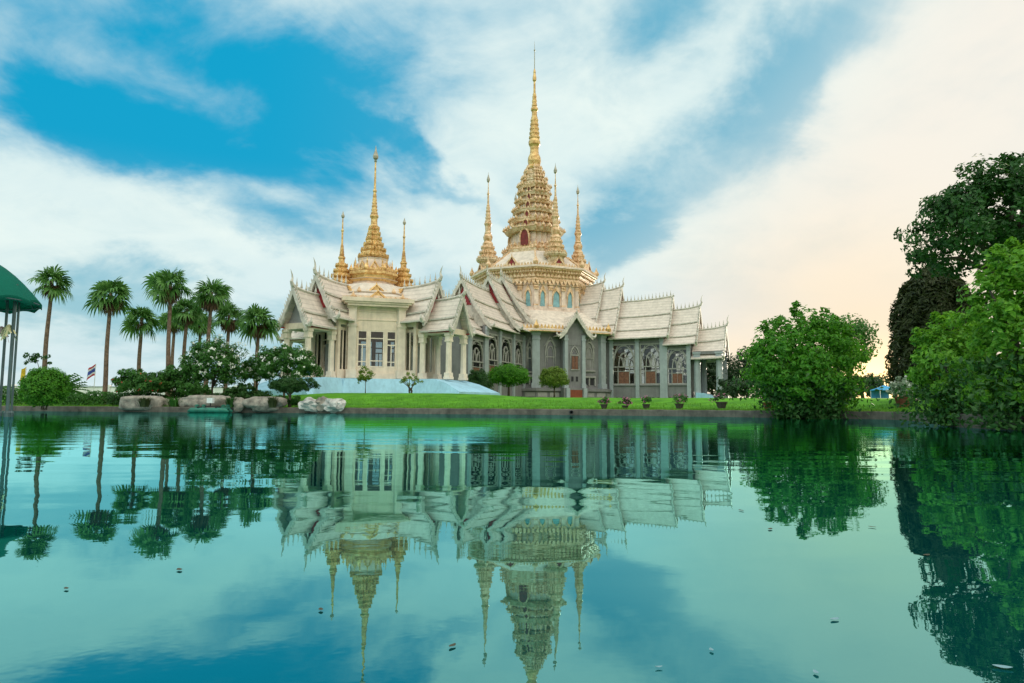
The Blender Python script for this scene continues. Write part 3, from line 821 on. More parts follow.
            w_ = fr.build('drum_window', M['gold_pale'], t)
            MB().prism([Q(u, -.06, z) for u, z in ol], (-o.x * .1, -o.y * .1, 0)).build('pane', M['glass_blue'], w_)
    # ---- white skirt above the drum with red dormers
    b = MB().lathe([(11.3, 24.95), (8.6, 26.9), (6.4, 28.5), (5.6, 28.7)], plan=OCT); b.build('skirt_roof', M['skirt'], t)
    b = MB()
    for i in range(8):
        an = R_(22.5 + 45 * i)
        b.tube([(math.cos(an) * r, math.sin(an) * r, z) for r, z in ((11.3, 25.05), (8.6, 27.0), (6.4, 28.6))], .16, 4)
    b.build('hip_rib', M['gold_pale'], t)
    for i in range(8): small_gable(t, R_(45 * i), 10.65, 24.9, 1.8, 1.7)
    # ---- tower: redented tiers (half width a, height)
    A = 1.0 / 1.13
    def px(h, D=130.0): return h * D / 700 * A
    tiers = [  # z0, z1, half width at foot, half width at top, ornate lip
        (28.4, 29.3, px(33), px(33)), (29.3, 30.1, px(31), px(28)), (30.1, 32.6, px(26.5), px(26.5)), (32.6, 33.4, px(29), px(32)),
        (33.4, 34.6, px(25.5), px(24.5)), (34.6, 35.2, px(26), px(26.5)), (35.2, 36.6, px(21.5), px(20.5)), (36.6, 37.2, px(22.5), px(23)),
        (37.2, 38.4, px(18.8), px(18)), (38.4, 38.9, px(19.5), px(20)), (38.9, 40.0, px(15.8), px(15.2)), (40.0, 40.6, px(16.8), px(17.4)),
        (40.6, 41.4, px(14.8), px(15.5)), (41.4, 42.0, px(17.2), px(17.6)), (42.0, 43.0, px(14.5), px(13.0)), (43.0, 43.5, px(13.8), px(13.4)), (43.5, 44.4, px(11.0), px(10)), (44.4, 44.8, px(10.6), px(10.2)), (44.8, 45.6, px(8.6), px(7.6))]
    for k, (z0, z1, a0, a1) in enumerate(tiers):
        lip = k % 2 == 1 or k == 0 or k >= 13
        m = 'gold_pale' if (lip and k % 4 == 1) else 'towerstone' if lip else 'pink'
        if not lip: a0, a1 = a0 * .9, a1 * .9
        b = MB().lathe([(a0, z0), (a0 + (a1 - a0) * .6, z0 + (z1 - z0) * .5), (a1, z1 - .06), (a1 * .94, z1)], plan=REDENT)
        tr = b.build('tower_tier', M[m], t)
        if lip and a1 > 1.2:
            fb = MB(); fringe(fb, [(x * a1, y * a1) for x, y in REDENT], z1 - .08, .40 + .04 * a1, .55, .12, .40)
            for i in range(0, len(REDENT)):
                if i % 7 in (0, 1, 3, 5): corner_leaf(fb, REDENT[i][0] * a1, REDENT[i][1] * a1, z1 - .1, .95, 5)
            fb.build('antefix_row', M['gold_pale'], tr)
    # arched red niches: one large on each face, smaller ones climbing the tiers
    for q in range(4):
        an = q * math.pi / 2; ca, sa = math.cos(an), math.sin(an)
        for z0, h, r, w in ((29.9, 3.2, px(29), 1.5), (33.75, 1.1, px(25.6), .8), (35.3, 1.4, px(22), .75), (37.3, 1.3, px(19.3), .7), (39.0, 1.2, px(16.3), .6), (40.7, .8, px(15.7), .5)):
            def Q(u, o, z): return (ca * (r + o) - sa * u, sa * (r + o) + ca * u, z)
            ol = [(-w * .5, z0), (-w * .5, z0 + h * .6), (-w * .36, z0 + h * .83), (0, z0 + h), (w * .36, z0 + h * .83), (w * .5, z0 + h * .6), (w * .5, z0)]
            fr = MB().tube([Q(u * 1.15, .16, z) for u, z in ol], .10 + .05 * w, 5)
            fr.prism([Q(u * 1.12, .05, z) for u, z in ol], (-ca * .8, -sa * .8, 0))
            if w > 1: fr.tube([Q(0, .2, z0 + h), Q(0, .25, z0 + h + .9)], [.25, .01], 6)
            n_ = fr.build('niche', M['gold_pale'], t)
            MB().prism([Q(u, .13, z) for u, z in ol], (-ca * .04, -sa * .04, 0)).build('niche_panel', M['niche'], n_)
    # ---- main spire
    P = lambda h: h * 131 / 700
    prof = [(P(7.4), 45.5), (P(8.0), 45.9), (P(6.0), 46.3), (P(6.2), 46.6), (P(6.8), 47.2), (P(6.3), 48.0), (P(4.6), 48.7), (P(4.3), 49.4), (P(4.6), 50.0), (P(5.9), 50.5), (P(6.1), 51.0), (P(5.0), 51.6)]
    prof += ringed([(P(5.0), 51.7), (P(3.2), 56.0)], .75, .12) + [(P(2.7), 56.1), (P(2.7), 57.0), (P(3.7), 57.3), (P(3.7), 57.7), (P(2.5), 58.0)]
    prof += ringed([(P(2.5), 58.1), (P(1.7), 60.6)], .7, .12) + [(P(1.2), 60.7), (P(1.0), 63.0), (P(1.9), 63.3), (P(2.0), 63.8), (P(1.2), 64.6), (P(1.4), 65.0), (P(.6), 65.6)]
    sp = MB().lathe(prof, n=16).build('spire', M['gold'], t)
    MB().lathe([(.09, 65.5), (.07, 69.2), (.16, 69.3), (.16, 69.5), (.05, 69.6), (.03, 70.9), (.005, 71.4)], n=8).build('spire_finial', M['finial'], sp)
    # ---- four corner spires on the drum roof
    for an in (-45, 45, 135, 225):
        cx, cy = 9.3 * math.cos(R_(an)), 9.3 * math.sin(R_(an))
        pl = [(x * math.cos(R_(an)) - y * math.sin(R_(an)), x * math.sin(R_(an)) + y * math.cos(R_(an))) for x, y in REDENT]
        pd = MB().lathe([(1.5, 24.9), (1.5, 25.4), (1.35, 25.5), (1.35, 26.6), (1.8, 26.9), (1.85, 27.2), (1.6, 27.35)], (cx, cy), plan=pl)
        fringe(pd, [(cx + x * 1.9, cy + y * 1.9) for x, y in pl], 27.1, .55, .5, .08, .45)
        cs = pd.build('corner_spire', M['towerstone'], t)
        lv = MB()
        lv.lathe([(1.55, 27.3), (1.75, 27.6), (1.3, 28.0), (1.35, 28.3), (1.5, 28.5), (1.05, 29.0), (1.1, 29.3), (1.2, 29.5), (.85, 30.0), (.9, 30.3), (.62, 30.8), (.75, 31.2), (.8, 31.6), (.6, 32.1)], (cx, cy), plan=pl)
        for z, r in ((27.5, 1.7), (28.4, 1.45), (29.4, 1.15)): fringe(lv, [(cx + x * r, cy + y * r) for x, y in pl], z, .5, .45, .06, .45)
        lv.build('tier_stack', M['gold_pale'], cs)
        pr = [(.6, 32.1), (.66, 32.3), (.5, 32.6), (.55, 33.6), (.72, 34.0), (.7, 34.2), (.5, 34.4)] + ringed([(.5, 34.4), (.26, 37.6)], .55, .16) + [(.19, 37.8), (.15, 39.5), (.26, 39.7), (.13, 40.0), (.07, 41.2), (.06, 41.9)]
        MB().lathe(pr, (cx, cy), 12).build('shaft', M['gold_pale'], cs)
        MB().lathe([(.06, 41.8), (.28, 42.1), (.33, 42.5), (.18, 42.9), (.05, 43.4), (.01, 43.9)], (cx, cy), 8).build('leaf_finial', M['finial'], cs)
    # ---- wings
    hall_wing(t, 'R', [15.6, 20.4, 24.8], 4.1, 1.5, 4.3, 11.3, 12.3, cap_end=False); hall_wing(t, 'R', [24.81, 29.2], 4.1, 1.5, 4.3, 10.3, 11.1, cap_end=False)
    hall_wing(t, 'L', [15.0, 19.7, 25.0, 30.0], 4.1, 1.5, 4.3, 11.3, 12.3, cap_end=False); hall_wing(t, 'L', [30.01, 35.4], 4.1, 1.5, 4.3, 10.0, 10.8, cap_end=False)
    lk = MB()
    for sd in (-1, 1): lk.box((14.6, sd * 3.9, 6.9), (1.98, .45, 10.6))
    for sd in (-1, 1): lk.box((sd * 3.9, -14.3, 6.9), (.45, 1.38, 10.6))
    lk.build('link_wall', M['marble'], t)
    kw = MB()
    kw.box((28.9, 0, 6.2), (.5, 7.2, 9.2)); kw.build('end_wall', M['marble'], t)
    kw = MB().box((0, -35.1, 6.0), (7.2, .5, 9.0)); kw.build('end_wall', M['marble'], t)
    roof_tier(t, 'R', 9.0, 13.3, 6.2, 14.5, 22.3); roof_tier(t, 'R', 12.2, 16.7, 5.8, 13.2, 21.3)
    roof_tier(t, 'R', 15.6, 25.7, 5.2, 12.65, 19.1, chofa=0.5); roof_tier(t, 'R', 24.8, 30.2, 4.9, 11.4, 17.2); roof_tier(t, 'R', 29.3, 34.4, 4.6, 9.0, 13.6, gable='soffit', inset=.9)
    roof_tier(t, 'L', 9.0, 15.0, 5.9, 14.5, 21.8); roof_tier(t, 'L', 13.9, 20.3, 5.5, 13.2, 20.9)
    roof_tier(t, 'L', 19.2, 29.7, 4.9, 12.65, 18.9); roof_tier(t, 'L', 28.8, 36.0, 4.7, 11.1, 15.4, gable='red')
    roof_tier(t, 'back', 9.0, 13.3, 6.2, 14.5, 22.0); roof_tier(t, 'back', 12.2, 16.7, 5.8, 13.2, 21.0)
    MB().box((-13.2, 0, 7.6), (6, 8.2, 11.4)).build('back_wall', M['marble'], t)
    # end porch of the right wing
    for u in (30.2, 33.7):
        for v in (-3.65, 3.65):
            x, y, _ = PT('R', u, v, 0); square_column(t, x, y, 1.6, 9.6, 1.05, 'marble_pale')
    MB().box((32.0, 0, 9.5), (4.6, 8.1, .5)).build('porch_beam', M['marble'], t)
    st = MB(); st.prism([(34.2, -4.4, 1.0), (30.0, -4.4, 1.0), (30.0, -4.4, 2.95), (31.2, -4.4, 2.9), (32.6, -4.4, 2.35), (34.2, -4.4, 1.6)], (0, 7.6, 0))
    st.build('porch_steps', M['bluebase'], t)
    # ---- small gabled bay on the diagonal face
    an = R_(-45); ca, sa = math.cos(an), math.sin(an); AX['bay'] = (ca, sa)
    bw = MB(); bx = lambda u0, u1, v0, v1, z0, z1, B=bw: B.box(PT('bay', (u0 + u1) / 2, (v0 + v1) / 2, (z0 + z1) / 2), (u1 - u0, v1 - v0, z1 - z0), (ca, sa))
    ap = apo + .02
    bx(ap, ap + 1.75, -1.75, 1.75, 3.62, 12.2); bx(ap + 1.75, ap + 1.82, -1.2, 1.2, 10.6, 11.6)
    bw.build('bay_wall', M['marble'], t)
    for s in (-1, 1):
        cb = MB(); bx(ap + 1.3, ap + 2.0, s * 1.6 - .3, s * 1.6 + .3, 3.62, 12.3, cb); bx(ap + 1.25, ap + 2.06, s * 1.6 - .38, s * 1.6 + .38, 3.625, 4.3, cb); bx(ap + 1.25, ap + 2.06, s * 1.6 - .38, s * 1.6 + .38, 11.4, 11.7, cb)
        cb.build('bay_column', M['marble_pale'], t)
    wv = MB(); Qb = lambda u, o, z: PT('bay', ap + 1.76 + o, u, z)
    ol = [(-.75, 6.6), (-.75, 9.3), (-.5, 10.0), (0, 10.5), (.5, 10.0), (.75, 9.3), (.75, 6.6)]
    wv.tube([Qb(u, .05, z) for u, z in ol + [ol[0]]], .13, 4); wv.box(Qb(0, .05, 9.0), (.2, 1.4, .16), (ca, sa)); wv.tube([Qb(-.6, .04, 9.1), Qb(0, .04, 10.1), Qb(.6, .04, 9.1)], .07, 4)
    bwn = wv.build('bay_window', M['tracery'], t)
    MB().prism([Qb(u, .01, z) for u, z in ol], (-ca * .06, -sa * .06, 0)).build('pane', M['glass_dark'], bwn)
    sh = MB()
    for s in (-1, 1):
        sh.box(Qb(s * .3, .06, 7.75), (.06, .5, 2.1), (ca, sa)); sh.box(Qb(s * .3, .10, 8.3), (.06, .28, .6), (ca, sa)); sh.box(Qb(s * .3, .10, 7.3), (.06, .28, .7), (ca, sa))
    sh.build('shutter', M['wood'], bwn)
    vm = MB()
    for s in (-1, 1): vm.box(Qb(s * .42, .0, 5.1), (.06, .4, .8), (ca, sa))
    vm.build('vent', M['void'], t)
    roof_tier(t, 'bay', ap - 3.2, ap + 2.4, 3.0, 12.35, 15.6, courses=2, up=.2, crest=False, chofa=.7, gable='marble', inset=.7)
    pb = MB(); bx(ap + .9, ap + 2.3, -2.2, 2.2, 1.0, 3.6, pb); pb.build('bay_plinth', M['marble'], t)
    dr = MB(); bx(ap + 2.28, ap + 2.36, -1.1, 1.1, 1.2, 3.3, dr); db = dr.build('base_door', M['door_red'], t)
    for s in (-1, 1):
        dp = MB(); bx(ap + 2.3, ap + 2.62, s * 1.55 - .32, s * 1.55 + .32, 1.0, 3.58, dp)
        dp.build('door_pier', M['marble_pale'], t)
build_temple()

# ------------------------------------------------------------------ front pavilion
def build_pavilion():
    z0 = 1.6; zf = 3.35
    t = thing('pavilion', 'cream octagonal front pavilion with golden spires on a pale blue base', 'pavilion', (-16.15, 80.0, z0), R_(-28.0))
    first = len(C.objects)
    # pale blue sloping base
    b = MB()
    b.lathe([(9.9, 1.2), (9.5, 2.0), (8.8, zf - .02), (8.5, zf)], plan=OCT)
    b.build('blue_base', M['bluebase'], t)
    for a, ln in (('L', 12.8), ('R', 13.0)):
        ax, ay = AX[a]
        q = MB(); w1 = 3.2
        secs = []
        for u, zz, w_ in ((8.5, zf, w1), (ln - 2.2, zf, w1), (ln - .6, zf - .4, w1 + .2), (ln + 1.6, 2.0, w1 + .9)):
            secs.append([PT(a, u, -w_ - .9, 1.0), PT(a, u, -w_, zz + .004), PT(a, u, w_, zz + .004), PT(a, u, w_ + .9, 1.0)])
        q.rings(secs).build('base_ramp', M['bluebase'], t)
    Rc = 6.6; apo = Rc * math.cos(math.pi / 8); fw = 2 * Rc * math.sin(math.pi / 8)
    # walls: per face piers, sill, head and windows
    ring = oct_ring(Rc)
    wl = MB()
    for i in range(8):
        p, q = Vector(ring[i]), Vector(ring[(i + 1) % 8]); d = (q - p).normalized(); o = Vector((d.y, -d.x))
        mid = (p + q) / 2 - o * .2
        def bx(u0, u1, za, zb, B=wl, dep=.4, oo=0.0): B.box((mid.x + d.x * (u0 + u1) / 2 + o.x * oo, mid.y + d.y * (u0 + u1) / 2 + o.y * oo, (za + zb) / 2), (u1 - u0, dep, zb - za), (d.x, d.y))
        bx(-fw / 2, fw / 2, zf, 4.6); bx(-fw / 2, fw / 2, 8.55, 12.3)
        for u in (-fw / 2, fw / 2): bx(max(-fw / 2, u - .55), min(fw / 2, u + .55), 4.602, 8.548)
        for u in (-.95, .95): bx(u - .17, u + .17, 4.602, 8.548)
        bx(-fw / 2 - .05, fw / 2 + .05, 9.6, 9.72, wl, .5, .02); bx(-fw / 2 - .05, fw / 2 + .05, 10.5, 10.6, wl, .5, .02); bx(-fw / 2 - .08, fw / 2 + .08, 3.36, 4.0, wl, .62, .02)
    wl.build('wall', M['cream'], t)
    for i in range(8):
        p, q = Vector(ring[i]), Vector(ring[(i + 1) % 8]); d = (q - p).normalized(); o = Vector((d.y, -d.x)); mid = (p + q) / 2 - o * .12
        def Q(u, oo, z): return (mid.x + d.x * u + o.x * oo, mid.y + d.y * u + o.y * oo, z)
        for uc, wd in ((-1.52, 1.0), (0, 1.5), (1.52, 1.0)):
            f = MB(); hw = wd / 2
            for s in (-1, 1): f.box(Q(uc + s * (hw - .04), 0, 6.57), (.12, .22, 3.94), (d.x, d.y))
            for z in ((4.68, 8.48, 7.62, 7.0) if wd < 1.2 else (4.68, 8.48)): f.box(Q(uc, 0.002, z), (wd - .2, .2, .13), (d.x, d.y))
            if wd < 1.2:
                f.box(Q(uc, .004, 5.85), (.10, .18, 2.2), (d.x, d.y)); f.box(Q(uc, .001, 5.2), (wd - .2, .18, .10), (d.x, d.y))
            else:
                f.box(Q(uc, .004, 5.3), (wd - .2, .16, .1), (d.x, d.y)); f.box(Q(uc, .004, 7.7), (wd - .2, .16, .1), (d.x, d.y))
            w_ = f.build('window', M['cream_pale'], t)
            MB().box(Q(uc, -.06, 6.57), (wd - .12, .03, 3.8), (d.x, d.y)).build('pane', M['glass'], w_)
    for x, y in ring:
        an = math.atan2(y, x); ux = (math.cos(an + math.pi / 2), math.sin(an + math.pi / 2)); p = MB()
        p.box((x, y, 7.7), (.85, .5, 8.6), ux); p.box((x * 1.004, y * 1.004, 3.9), (1.1, .7, .9), ux); p.box((x * 1.004, y * 1.004, 11.3), (1.1, .62, .9), ux); p.box((x * 1.003, y * 1.003, 9.0), (1.0, .58, .2), ux)
        p.build('pilaster', M['cream_pale'], t)
    MB().lathe([(6.3, zf + .002), (6.3, zf + .03)], plan=OCT).build('floor', M['cream'], t)
    # dark altar inside, seen through the glass
    # eave slab, skirts, gold cornice
    up0 = len(C.objects)
    MB().lathe([(6.5, 11.9), (6.9, 12.05), (6.9, 12.5), (6.5, 12.6)], plan=OCT).build('eave_slab', M['cream'], t)
    for i in range(4):
        an = R_(45 + 90 * i); ux = (-math.sin(an), math.cos(an)); sl = MB()
        for r_, wd_, za, zb in ((5.9, 6.4, 11.75, 12.0), (6.05, 7.0, 12.003, 12.2), (6.2, 7.5, 12.203, 12.62)):
            sl.box((r_ * math.cos(an), r_ * math.sin(an), (za + zb) / 2), (wd_, 2.0, zb - za), ux)
        sl.build('eave_slab', M['cream'], t)
    MB().lathe([(6.9, 12.62), (4.9, 13.75), (4.8, 13.8), (4.8, 12.6)], plan=OCT).build('skirt_roof', M['skirt'], t)
    MB().lathe([(4.9, 13.8), (5.0, 13.95), (3.5, 15.5), (3.0, 15.6)], plan=OCT).build('skirt_roof', M['skirt'], t)
    b = MB()
    fringe(b, oct_ring(6.85), 12.6, .40, .5)
    for x, y in oct_ring(6.8): corner_leaf(b, x, y, 12.6, 1.0)
    for x, y in oct_ring(4.9): corner_leaf(b, x, y, 13.8, .9)
    b.build('antefix_row', M['gold_pale'], t)
    for i in range(8):
        small_gable(t, R_(45 * i), 5.95, 12.65, 1.35, 1.15, 'gold', 'gold'); small_gable(t, R_(45 * i), 4.3, 13.9, 1.3, 1.15, 'gold', 'gold')
    MB().lathe([(3.0, 15.2), (3.1, 15.6), (2.5, 15.7), (2.6, 15.9), (3.0, 16.1)], plan=OCT).build('drum_base', M['pink'], t)
    g = MB().lathe([(2.7, 15.85), (2.9, 16.0), (2.62, 16.2), (2.68, 16.45), (2.95, 16.6), (2.95, 16.85), (2.6, 17.0), (2.2, 17.05)], plan=OCT)
    fringe(g, oct_ring(2.8), 16.95, .35, .35)
    for x, y in oct_ring(2.75): corner_leaf(g, x, y, 16.95, .8, 5)
    g.build('cornice', M['gold'], t)
    MB().lathe([(2.15, 17.0), (1.95, 17.2), (1.75, 18.3), (1.85, 18.5)], plan=OCT).build('drum', M['pink'], t)
    for i in range(8): small_gable(t, R_(45 * i), 1.85, 17.05, .85, 1.0, 'gold', 'gold_pale', .4)
    for i in range(8):
        an = R_(22.5 + 45 * i); x, y = 2.25 * math.cos(an), 2.25 * math.sin(an)
        MB().lathe([(.16, 17.0), (.22, 17.2), (.13, 17.5), (.14, 17.6), (.08, 17.8), (.09, 18.0), (.04, 18.2), (.012, 18.5)], (x, y), 6).build('pinnacle', M['gold'], t)
    # main spire: flared tiers, ribbed cone, ringed shaft, leaf finial
    P = lambda h: h * 81 / 700
    pr = [(P(11), 18.4), (P(12.5), 18.6)]
    lv = [(18.6, 14), (19.35, 11.5), (20.0, 9.2), (20.7, 7.4), (21.3, 6.2), (21.9, 5.2), (22.5, 4.4)]
    sp = MB()
    for (za, ra), (zb, rb) in zip(lv[:-1], lv[1:]):
        sp.lathe([(P(ra) * .96, za), (P(ra) * 1.04, za + .12), (P(ra) * 1.0, za + .26), (P(ra) * .84, za + .32), (P(rb) * .98, zb)], plan=REDENT)
        fringe(sp, [(x * P(ra) * 1.03, y * P(ra) * 1.03) for x, y in REDENT], za + .2, .28, .24, .05, .45)
    spo = sp.build('spire', M['gold'], t)
    pr = [(P(4.3), 22.45), (P(3.4), 22.7), (P(3.2), 23.4), (P(3.6), 23.7), (P(4.4), 23.85), (P(4.3), 24.1), (P(3.0), 24.3)] + ringed([(P(3.0), 24.3), (P(1.5), 26.6)], .34, .14) + \
         [(P(1.3), 26.7), (P(2.0), 26.8), (P(2.0), 26.95), (P(1.2), 27.1), (P(1.0), 28.5), (P(.8), 30.4)]
    MB().lathe(pr, n=14).build('shaft', M['gold'], spo)
    MB().lathe([(.08, 30.3), (.2, 30.6), (.1, 30.8), (.28, 31.1), (.33, 31.6), (.22, 32.2), (.1, 32.9), (.01, 33.9)], n=8).build('leaf_finial', M['finial'], spo)
    up1 = len(C.objects)
    # four subsidiary spires
    for an in (-45, 45, 135, 225):
        if an == -45: continue
        cx, cy = 3.2 * math.cos(R_(an)), 3.95 * math.sin(R_(an))
        pd = MB().lathe([(.9, 12.9), (.95, 13.4), (.75, 13.5), (.75, 14.4), (1.0, 14.6)], (cx, cy), plan=REDENT)
        so = pd.build('corner_spire', M['pink'], t)
        tw = MB()
        lv = [(14.3, 11.8), (14.9, 11.8), (15.6, 10.0), (16.2, 8.0), (16.8, 6.2), (17.3, 5.0)]
        for (za, ra), (zb, rb) in zip(lv[:-1], lv[1:]):
            tw.lathe([(P(ra) * .8, za), (P(ra) * .95, za + .14), (P(ra) * .93, za + .26), (P(ra) * .76, za + .32), (P(rb) * .8, zb)], (cx, cy), plan=REDENT)
            fringe(tw, [(cx + x * P(ra) * .94, cy + y * P(ra) * .94) for x, y in REDENT], za + .18, .26, .22, .05, .45)
        tw.build('tier_stack', M['gold'], so)
        pr = [(P(3.6), 17.3), (P(3.0), 17.5), (P(2.9), 18.2), (P(3.6), 18.5), (P(3.4), 18.75), (P(2.2), 18.9)] + ringed([(P(2.3), 18.9), (P(1.2), 21.0)], .3, .16) + [(P(1.0), 21.1), (P(.9), 22.2), (P(1.5), 22.35), (P(.8), 22.5), (P(.55), 24.0), (P(.5), 24.3)]
        MB().lathe(pr, (cx, cy), 12).build('shaft', M['gold'], so)
        MB().lathe([(.06, 24.2), (.17, 24.4), (.2, 24.7), (.1, 25.1), (.01, 25.7)], (cx, cy), 8).build('leaf_finial', M['finial'], so)
    up2 = len(C.objects)
    def remap(a, b, old, new):
        for o in list(C.objects)[a:b]:
            if o.type == 'MESH':
                for v in o.data.vertices: v.co.z = float(np.interp(v.co.z + z0, old, new)) - z0
    remap(up0, up1, [11.7, 11.9, 12.62, 13.8, 15.6, 16.0, 17.05, 18.5, 22.5, 24.2, 26.8, 30.4, 33.9], [11.0, 11.2, 11.9, 12.85, 14.2, 14.75, 15.9, 17.4, 21.4, 22.75, 25.5, 29.1, 31.1])
    remap(up1, up2, [12.9, 14.3, 17.3, 18.9, 21.1, 22.35, 24.3, 25.7], [12.0, 13.55, 16.7, 17.5, 18.9, 20.5, 22.0, 22.8])
    # wings: L towards the left front, R towards the right front
    for a, s_in, s_out, wi, wo in (('L', 9.0, 12.1, 2.75, 1.98), ('R', 9.1, 12.2, 2.75, 1.98), ('back', 9.0, 12.1, 2.75, 1.98)):
        ax, ay = AX[a]
        w_ = MB()
        for sd in (-1, 1):
            for ua, ub in ((5.8, 6.3), (7.3, 7.65)):
                w_.box(PT(a, (ua + ub) / 2, sd * 1.75, 6.8), (ub - ua, .35, 6.9), (ax, ay))
            w_.box(PT(a, 6.8, sd * 1.75, 9.65), (1.0, .35, 1.2), (ax, ay)); w_.box(PT(a, 6.8, sd * 1.75, 3.85), (1.0, .345, 1.0), (ax, ay))
            w_.box(PT(a, 6.8, sd * 1.75, 6.4), (.12, .2, 4.1), (ax, ay))
        w_.build('wing_wall', M['cream'], t)
        for sd in (-1, 1):
            MB().box(PT(a, 6.8, sd * 1.75, 6.4), (1.0, .04, 4.1), (ax, ay)).build('pane', M['glass'], t)
        dm = MB(); dm.box(PT(a, 6.2, 0, 5.3), (.1, 2.2, 3.7), (ax, ay)); dm.build('door', M['door'], t)
        bm_ = MB()
        for sd in (-1, 1): bm_.box(PT(a, (6.3 + s_out - .4) / 2, sd * (wo - .53), 8.48), (s_out - .4 - 6.3, .5, .62), (ax, ay))
        bm_.box(PT(a, s_out - .65, 0, 8.482), (.5, 2 * wo - 1.58, .6), (ax, ay)); bm_.box(PT(a, s_in - .4, 0, 8.482), (.4, 2 * wo - 1.58, .6), (ax, ay))
        bm_.build('porch_beam', M['cream'], t)
        roof_tier(t, a, 4.2, s_in, wi, 10.0, 13.65, courses=3, up=.45, chofa=1.5, inset=.45, inlay=.45)
        roof_tier(t, a, s_in - .9, s_out, wo, 8.75, 11.95, courses=2, up=.35, chofa=1.5, gable='soffit', inset=.8)
        for u in (s_in - .9, s_out - .65):
            for sd in (-1, 1):
                x, y, _ = PT(a, u, sd * (wo - .53), 0); square_column(t, x, y, zf + .006, 8.2, .60)
        # red underside of the porch eaves
        re = MB()
        for sd in (-1, 1): re.box(PT(a, (s_in + s_out) / 2, sd * (wo - .30), 8.36), (s_out - s_in, .3, .1), (ax, ay))
        re.build('eave_lining', M['red'], t)
build_pavilion()

# ------------------------------------------------------------------ plants
def rvec(n):
    v = rng.normal(size=(n, 3)); return v / np.linalg.norm(v, axis=1, keepdims=True)

def leaf_mesh(name, cen, nrm, size, m, parent, asp=.5, fold=.18, jit=.6):
    """one small folded leaf per point; nrm = preferred facing"""
    n = len(cen); nr = nrm + rng.normal(size=(n, 3)) * jit; nr /= np.linalg.norm(nr, axis=1, keepdims=True)
    t = np.cross(nr, rvec(n)); t /= np.linalg.norm(t, axis=1, keepdims=True) + 1e-9
    b = np.cross(nr, t); L = (np.asarray(size) * np.ones(n) * rng.uniform(.65, 1.25, n))[:, None]
    p0 = cen - t * L * .5; p2 = cen + t * L * .5
    q1 = cen + b * L * asp * .5 + nr * L * fold * .5 - t * L * .06; q3 = cen - b * L * asp * .5 + nr * L * fold * .5 - t * L * .06
    v = np.stack([p0, q1, p2, q3], 1).reshape(-1, 3)
    i = np.arange(n)[:, None] * 4
    f = np.concatenate([np.concatenate([i, i + 1, i + 2], 1), np.concatenate([i, i + 2, i + 3], 1)])
    return raw(name, v, f, m, parent)

def clump_points(clumps, per):
    """clumps: (x, y, z, r) -> points in small balls, denser near their outer side"""
    cl = np.asarray(clumps); n = len(cl) * per
    k = np.repeat(np.arange(len(cl)), per)
    d = rvec(n); r = rng.uniform(.35, 1.0, n) ** .6
    p = cl[k, :3] + d * (r * cl[k, 3])[:, None] * np.array([1, 1, .85])
    return p, d

def ellipsoid_clumps(c, rad, n, rc, inner=.55, flat_bottom=-0.6, rough=.18):
    out = []
    while len(out) < n:
        d = rvec(1)[0]
        if d[2] < flat_bottom: continue
        k = rng.uniform(inner, 1.0) ** .7 * (1 + rough * mnoise.noise(Vector(d * 2.2 + np.array(c) * .31)) * 2)
        out.append((c[0] + d[0] * rad[0] * k, c[1] + d[1] * rad[1] * k, c[2] + d[2] * rad[2] * k, rc * rng.uniform(.6, 1.35)))
    return out

def bush(name, label, cat, loc, rad, leaf, n_cl, per, lsize, stems=5, group=None, lift=.0, rc=None, asp=.5, inner=.5, flat=-.75, rough=.18, bark='bark', extra=None, part='crown', stem_name='stem', fill=0.0):
    t = thing(name, label, cat, loc, 0, group)
    c = (0, 0, lift + rad[2])
    cl = ellipsoid_clumps(c, (rad[0], rad[1], rad[2]), n_cl, rc or rad[2] * .26, inner, flat, rough)
    if extra: cl += extra
    p, d = clump_points(cl, per)
    if fill:
        k = int(len(p) * fill); dd = rvec(k) * (rng.uniform(0, .85, k) ** .5)[:, None]
        p = np.concatenate([p, np.array(c) + dd * np.array(rad)]); d = np.concatenate([d, dd])
    keep = p[:, 2] > .05; p, d = p[keep], d[keep]
    out = (p - np.array(c)) / np.array(rad)
    leaf_mesh(part, p, d * .5 + out * .8 + np.array([0, 0, .35]), lsize, M[leaf], t, asp)
    if stems:
        idx = rng.choice(len(cl), min(stems, len(cl)), replace=False)
        if stems <= 9:
            for q in idx:
                e = Vector(cl[q][:3]); bx = rng.uniform(-.12, .12) * rad[0]; by = rng.uniform(-.12, .12) * rad[1]
                md = Vector((bx, by, 0)).lerp(e, .5) + Vector((0, 0, .15 * rad[2]))
                md.x *= .7; md.y *= .7
                r0 = .05 + .018 * rad[2]
                MB().tube([(bx, by, t.location.z - .1), (bx * 1.5, by * 1.5, t.location.z + rad[2] * .25), (md.x, md.y, md.z + t.location.z), (e.x, e.y, e.z + t.location.z)], [r0, r0 * .85, r0 * .6, r0 * .25], 6).build(stem_name, M[bark], t)
    return t, cl, c

def blossoms(t, cl, c, rad, n, size, m, name='blossoms'):
    """flowers sitting on the outside of the crown: five petals each"""
    cl = np.asarray(cl); k = rng.integers(0, len(cl), n); d = rvec(n); d[:, 2] = abs(d[:, 2]) * .8
    out = (cl[k, :3] - np.array(c)) / np.array(rad); d = d * .6 + out; d /= np.linalg.norm(d, axis=1, keepdims=True)
    p = cl[k, :3] + d * cl[k, 3:4] * .95
    P = np.repeat(p, 5, 0); D = np.repeat(d, 5, 0)
    P = P + rng.normal(size=P.shape) * size * .38
    leaf_mesh(name, P, D * 1.5, size, M[m], t, .75, .1, .4)

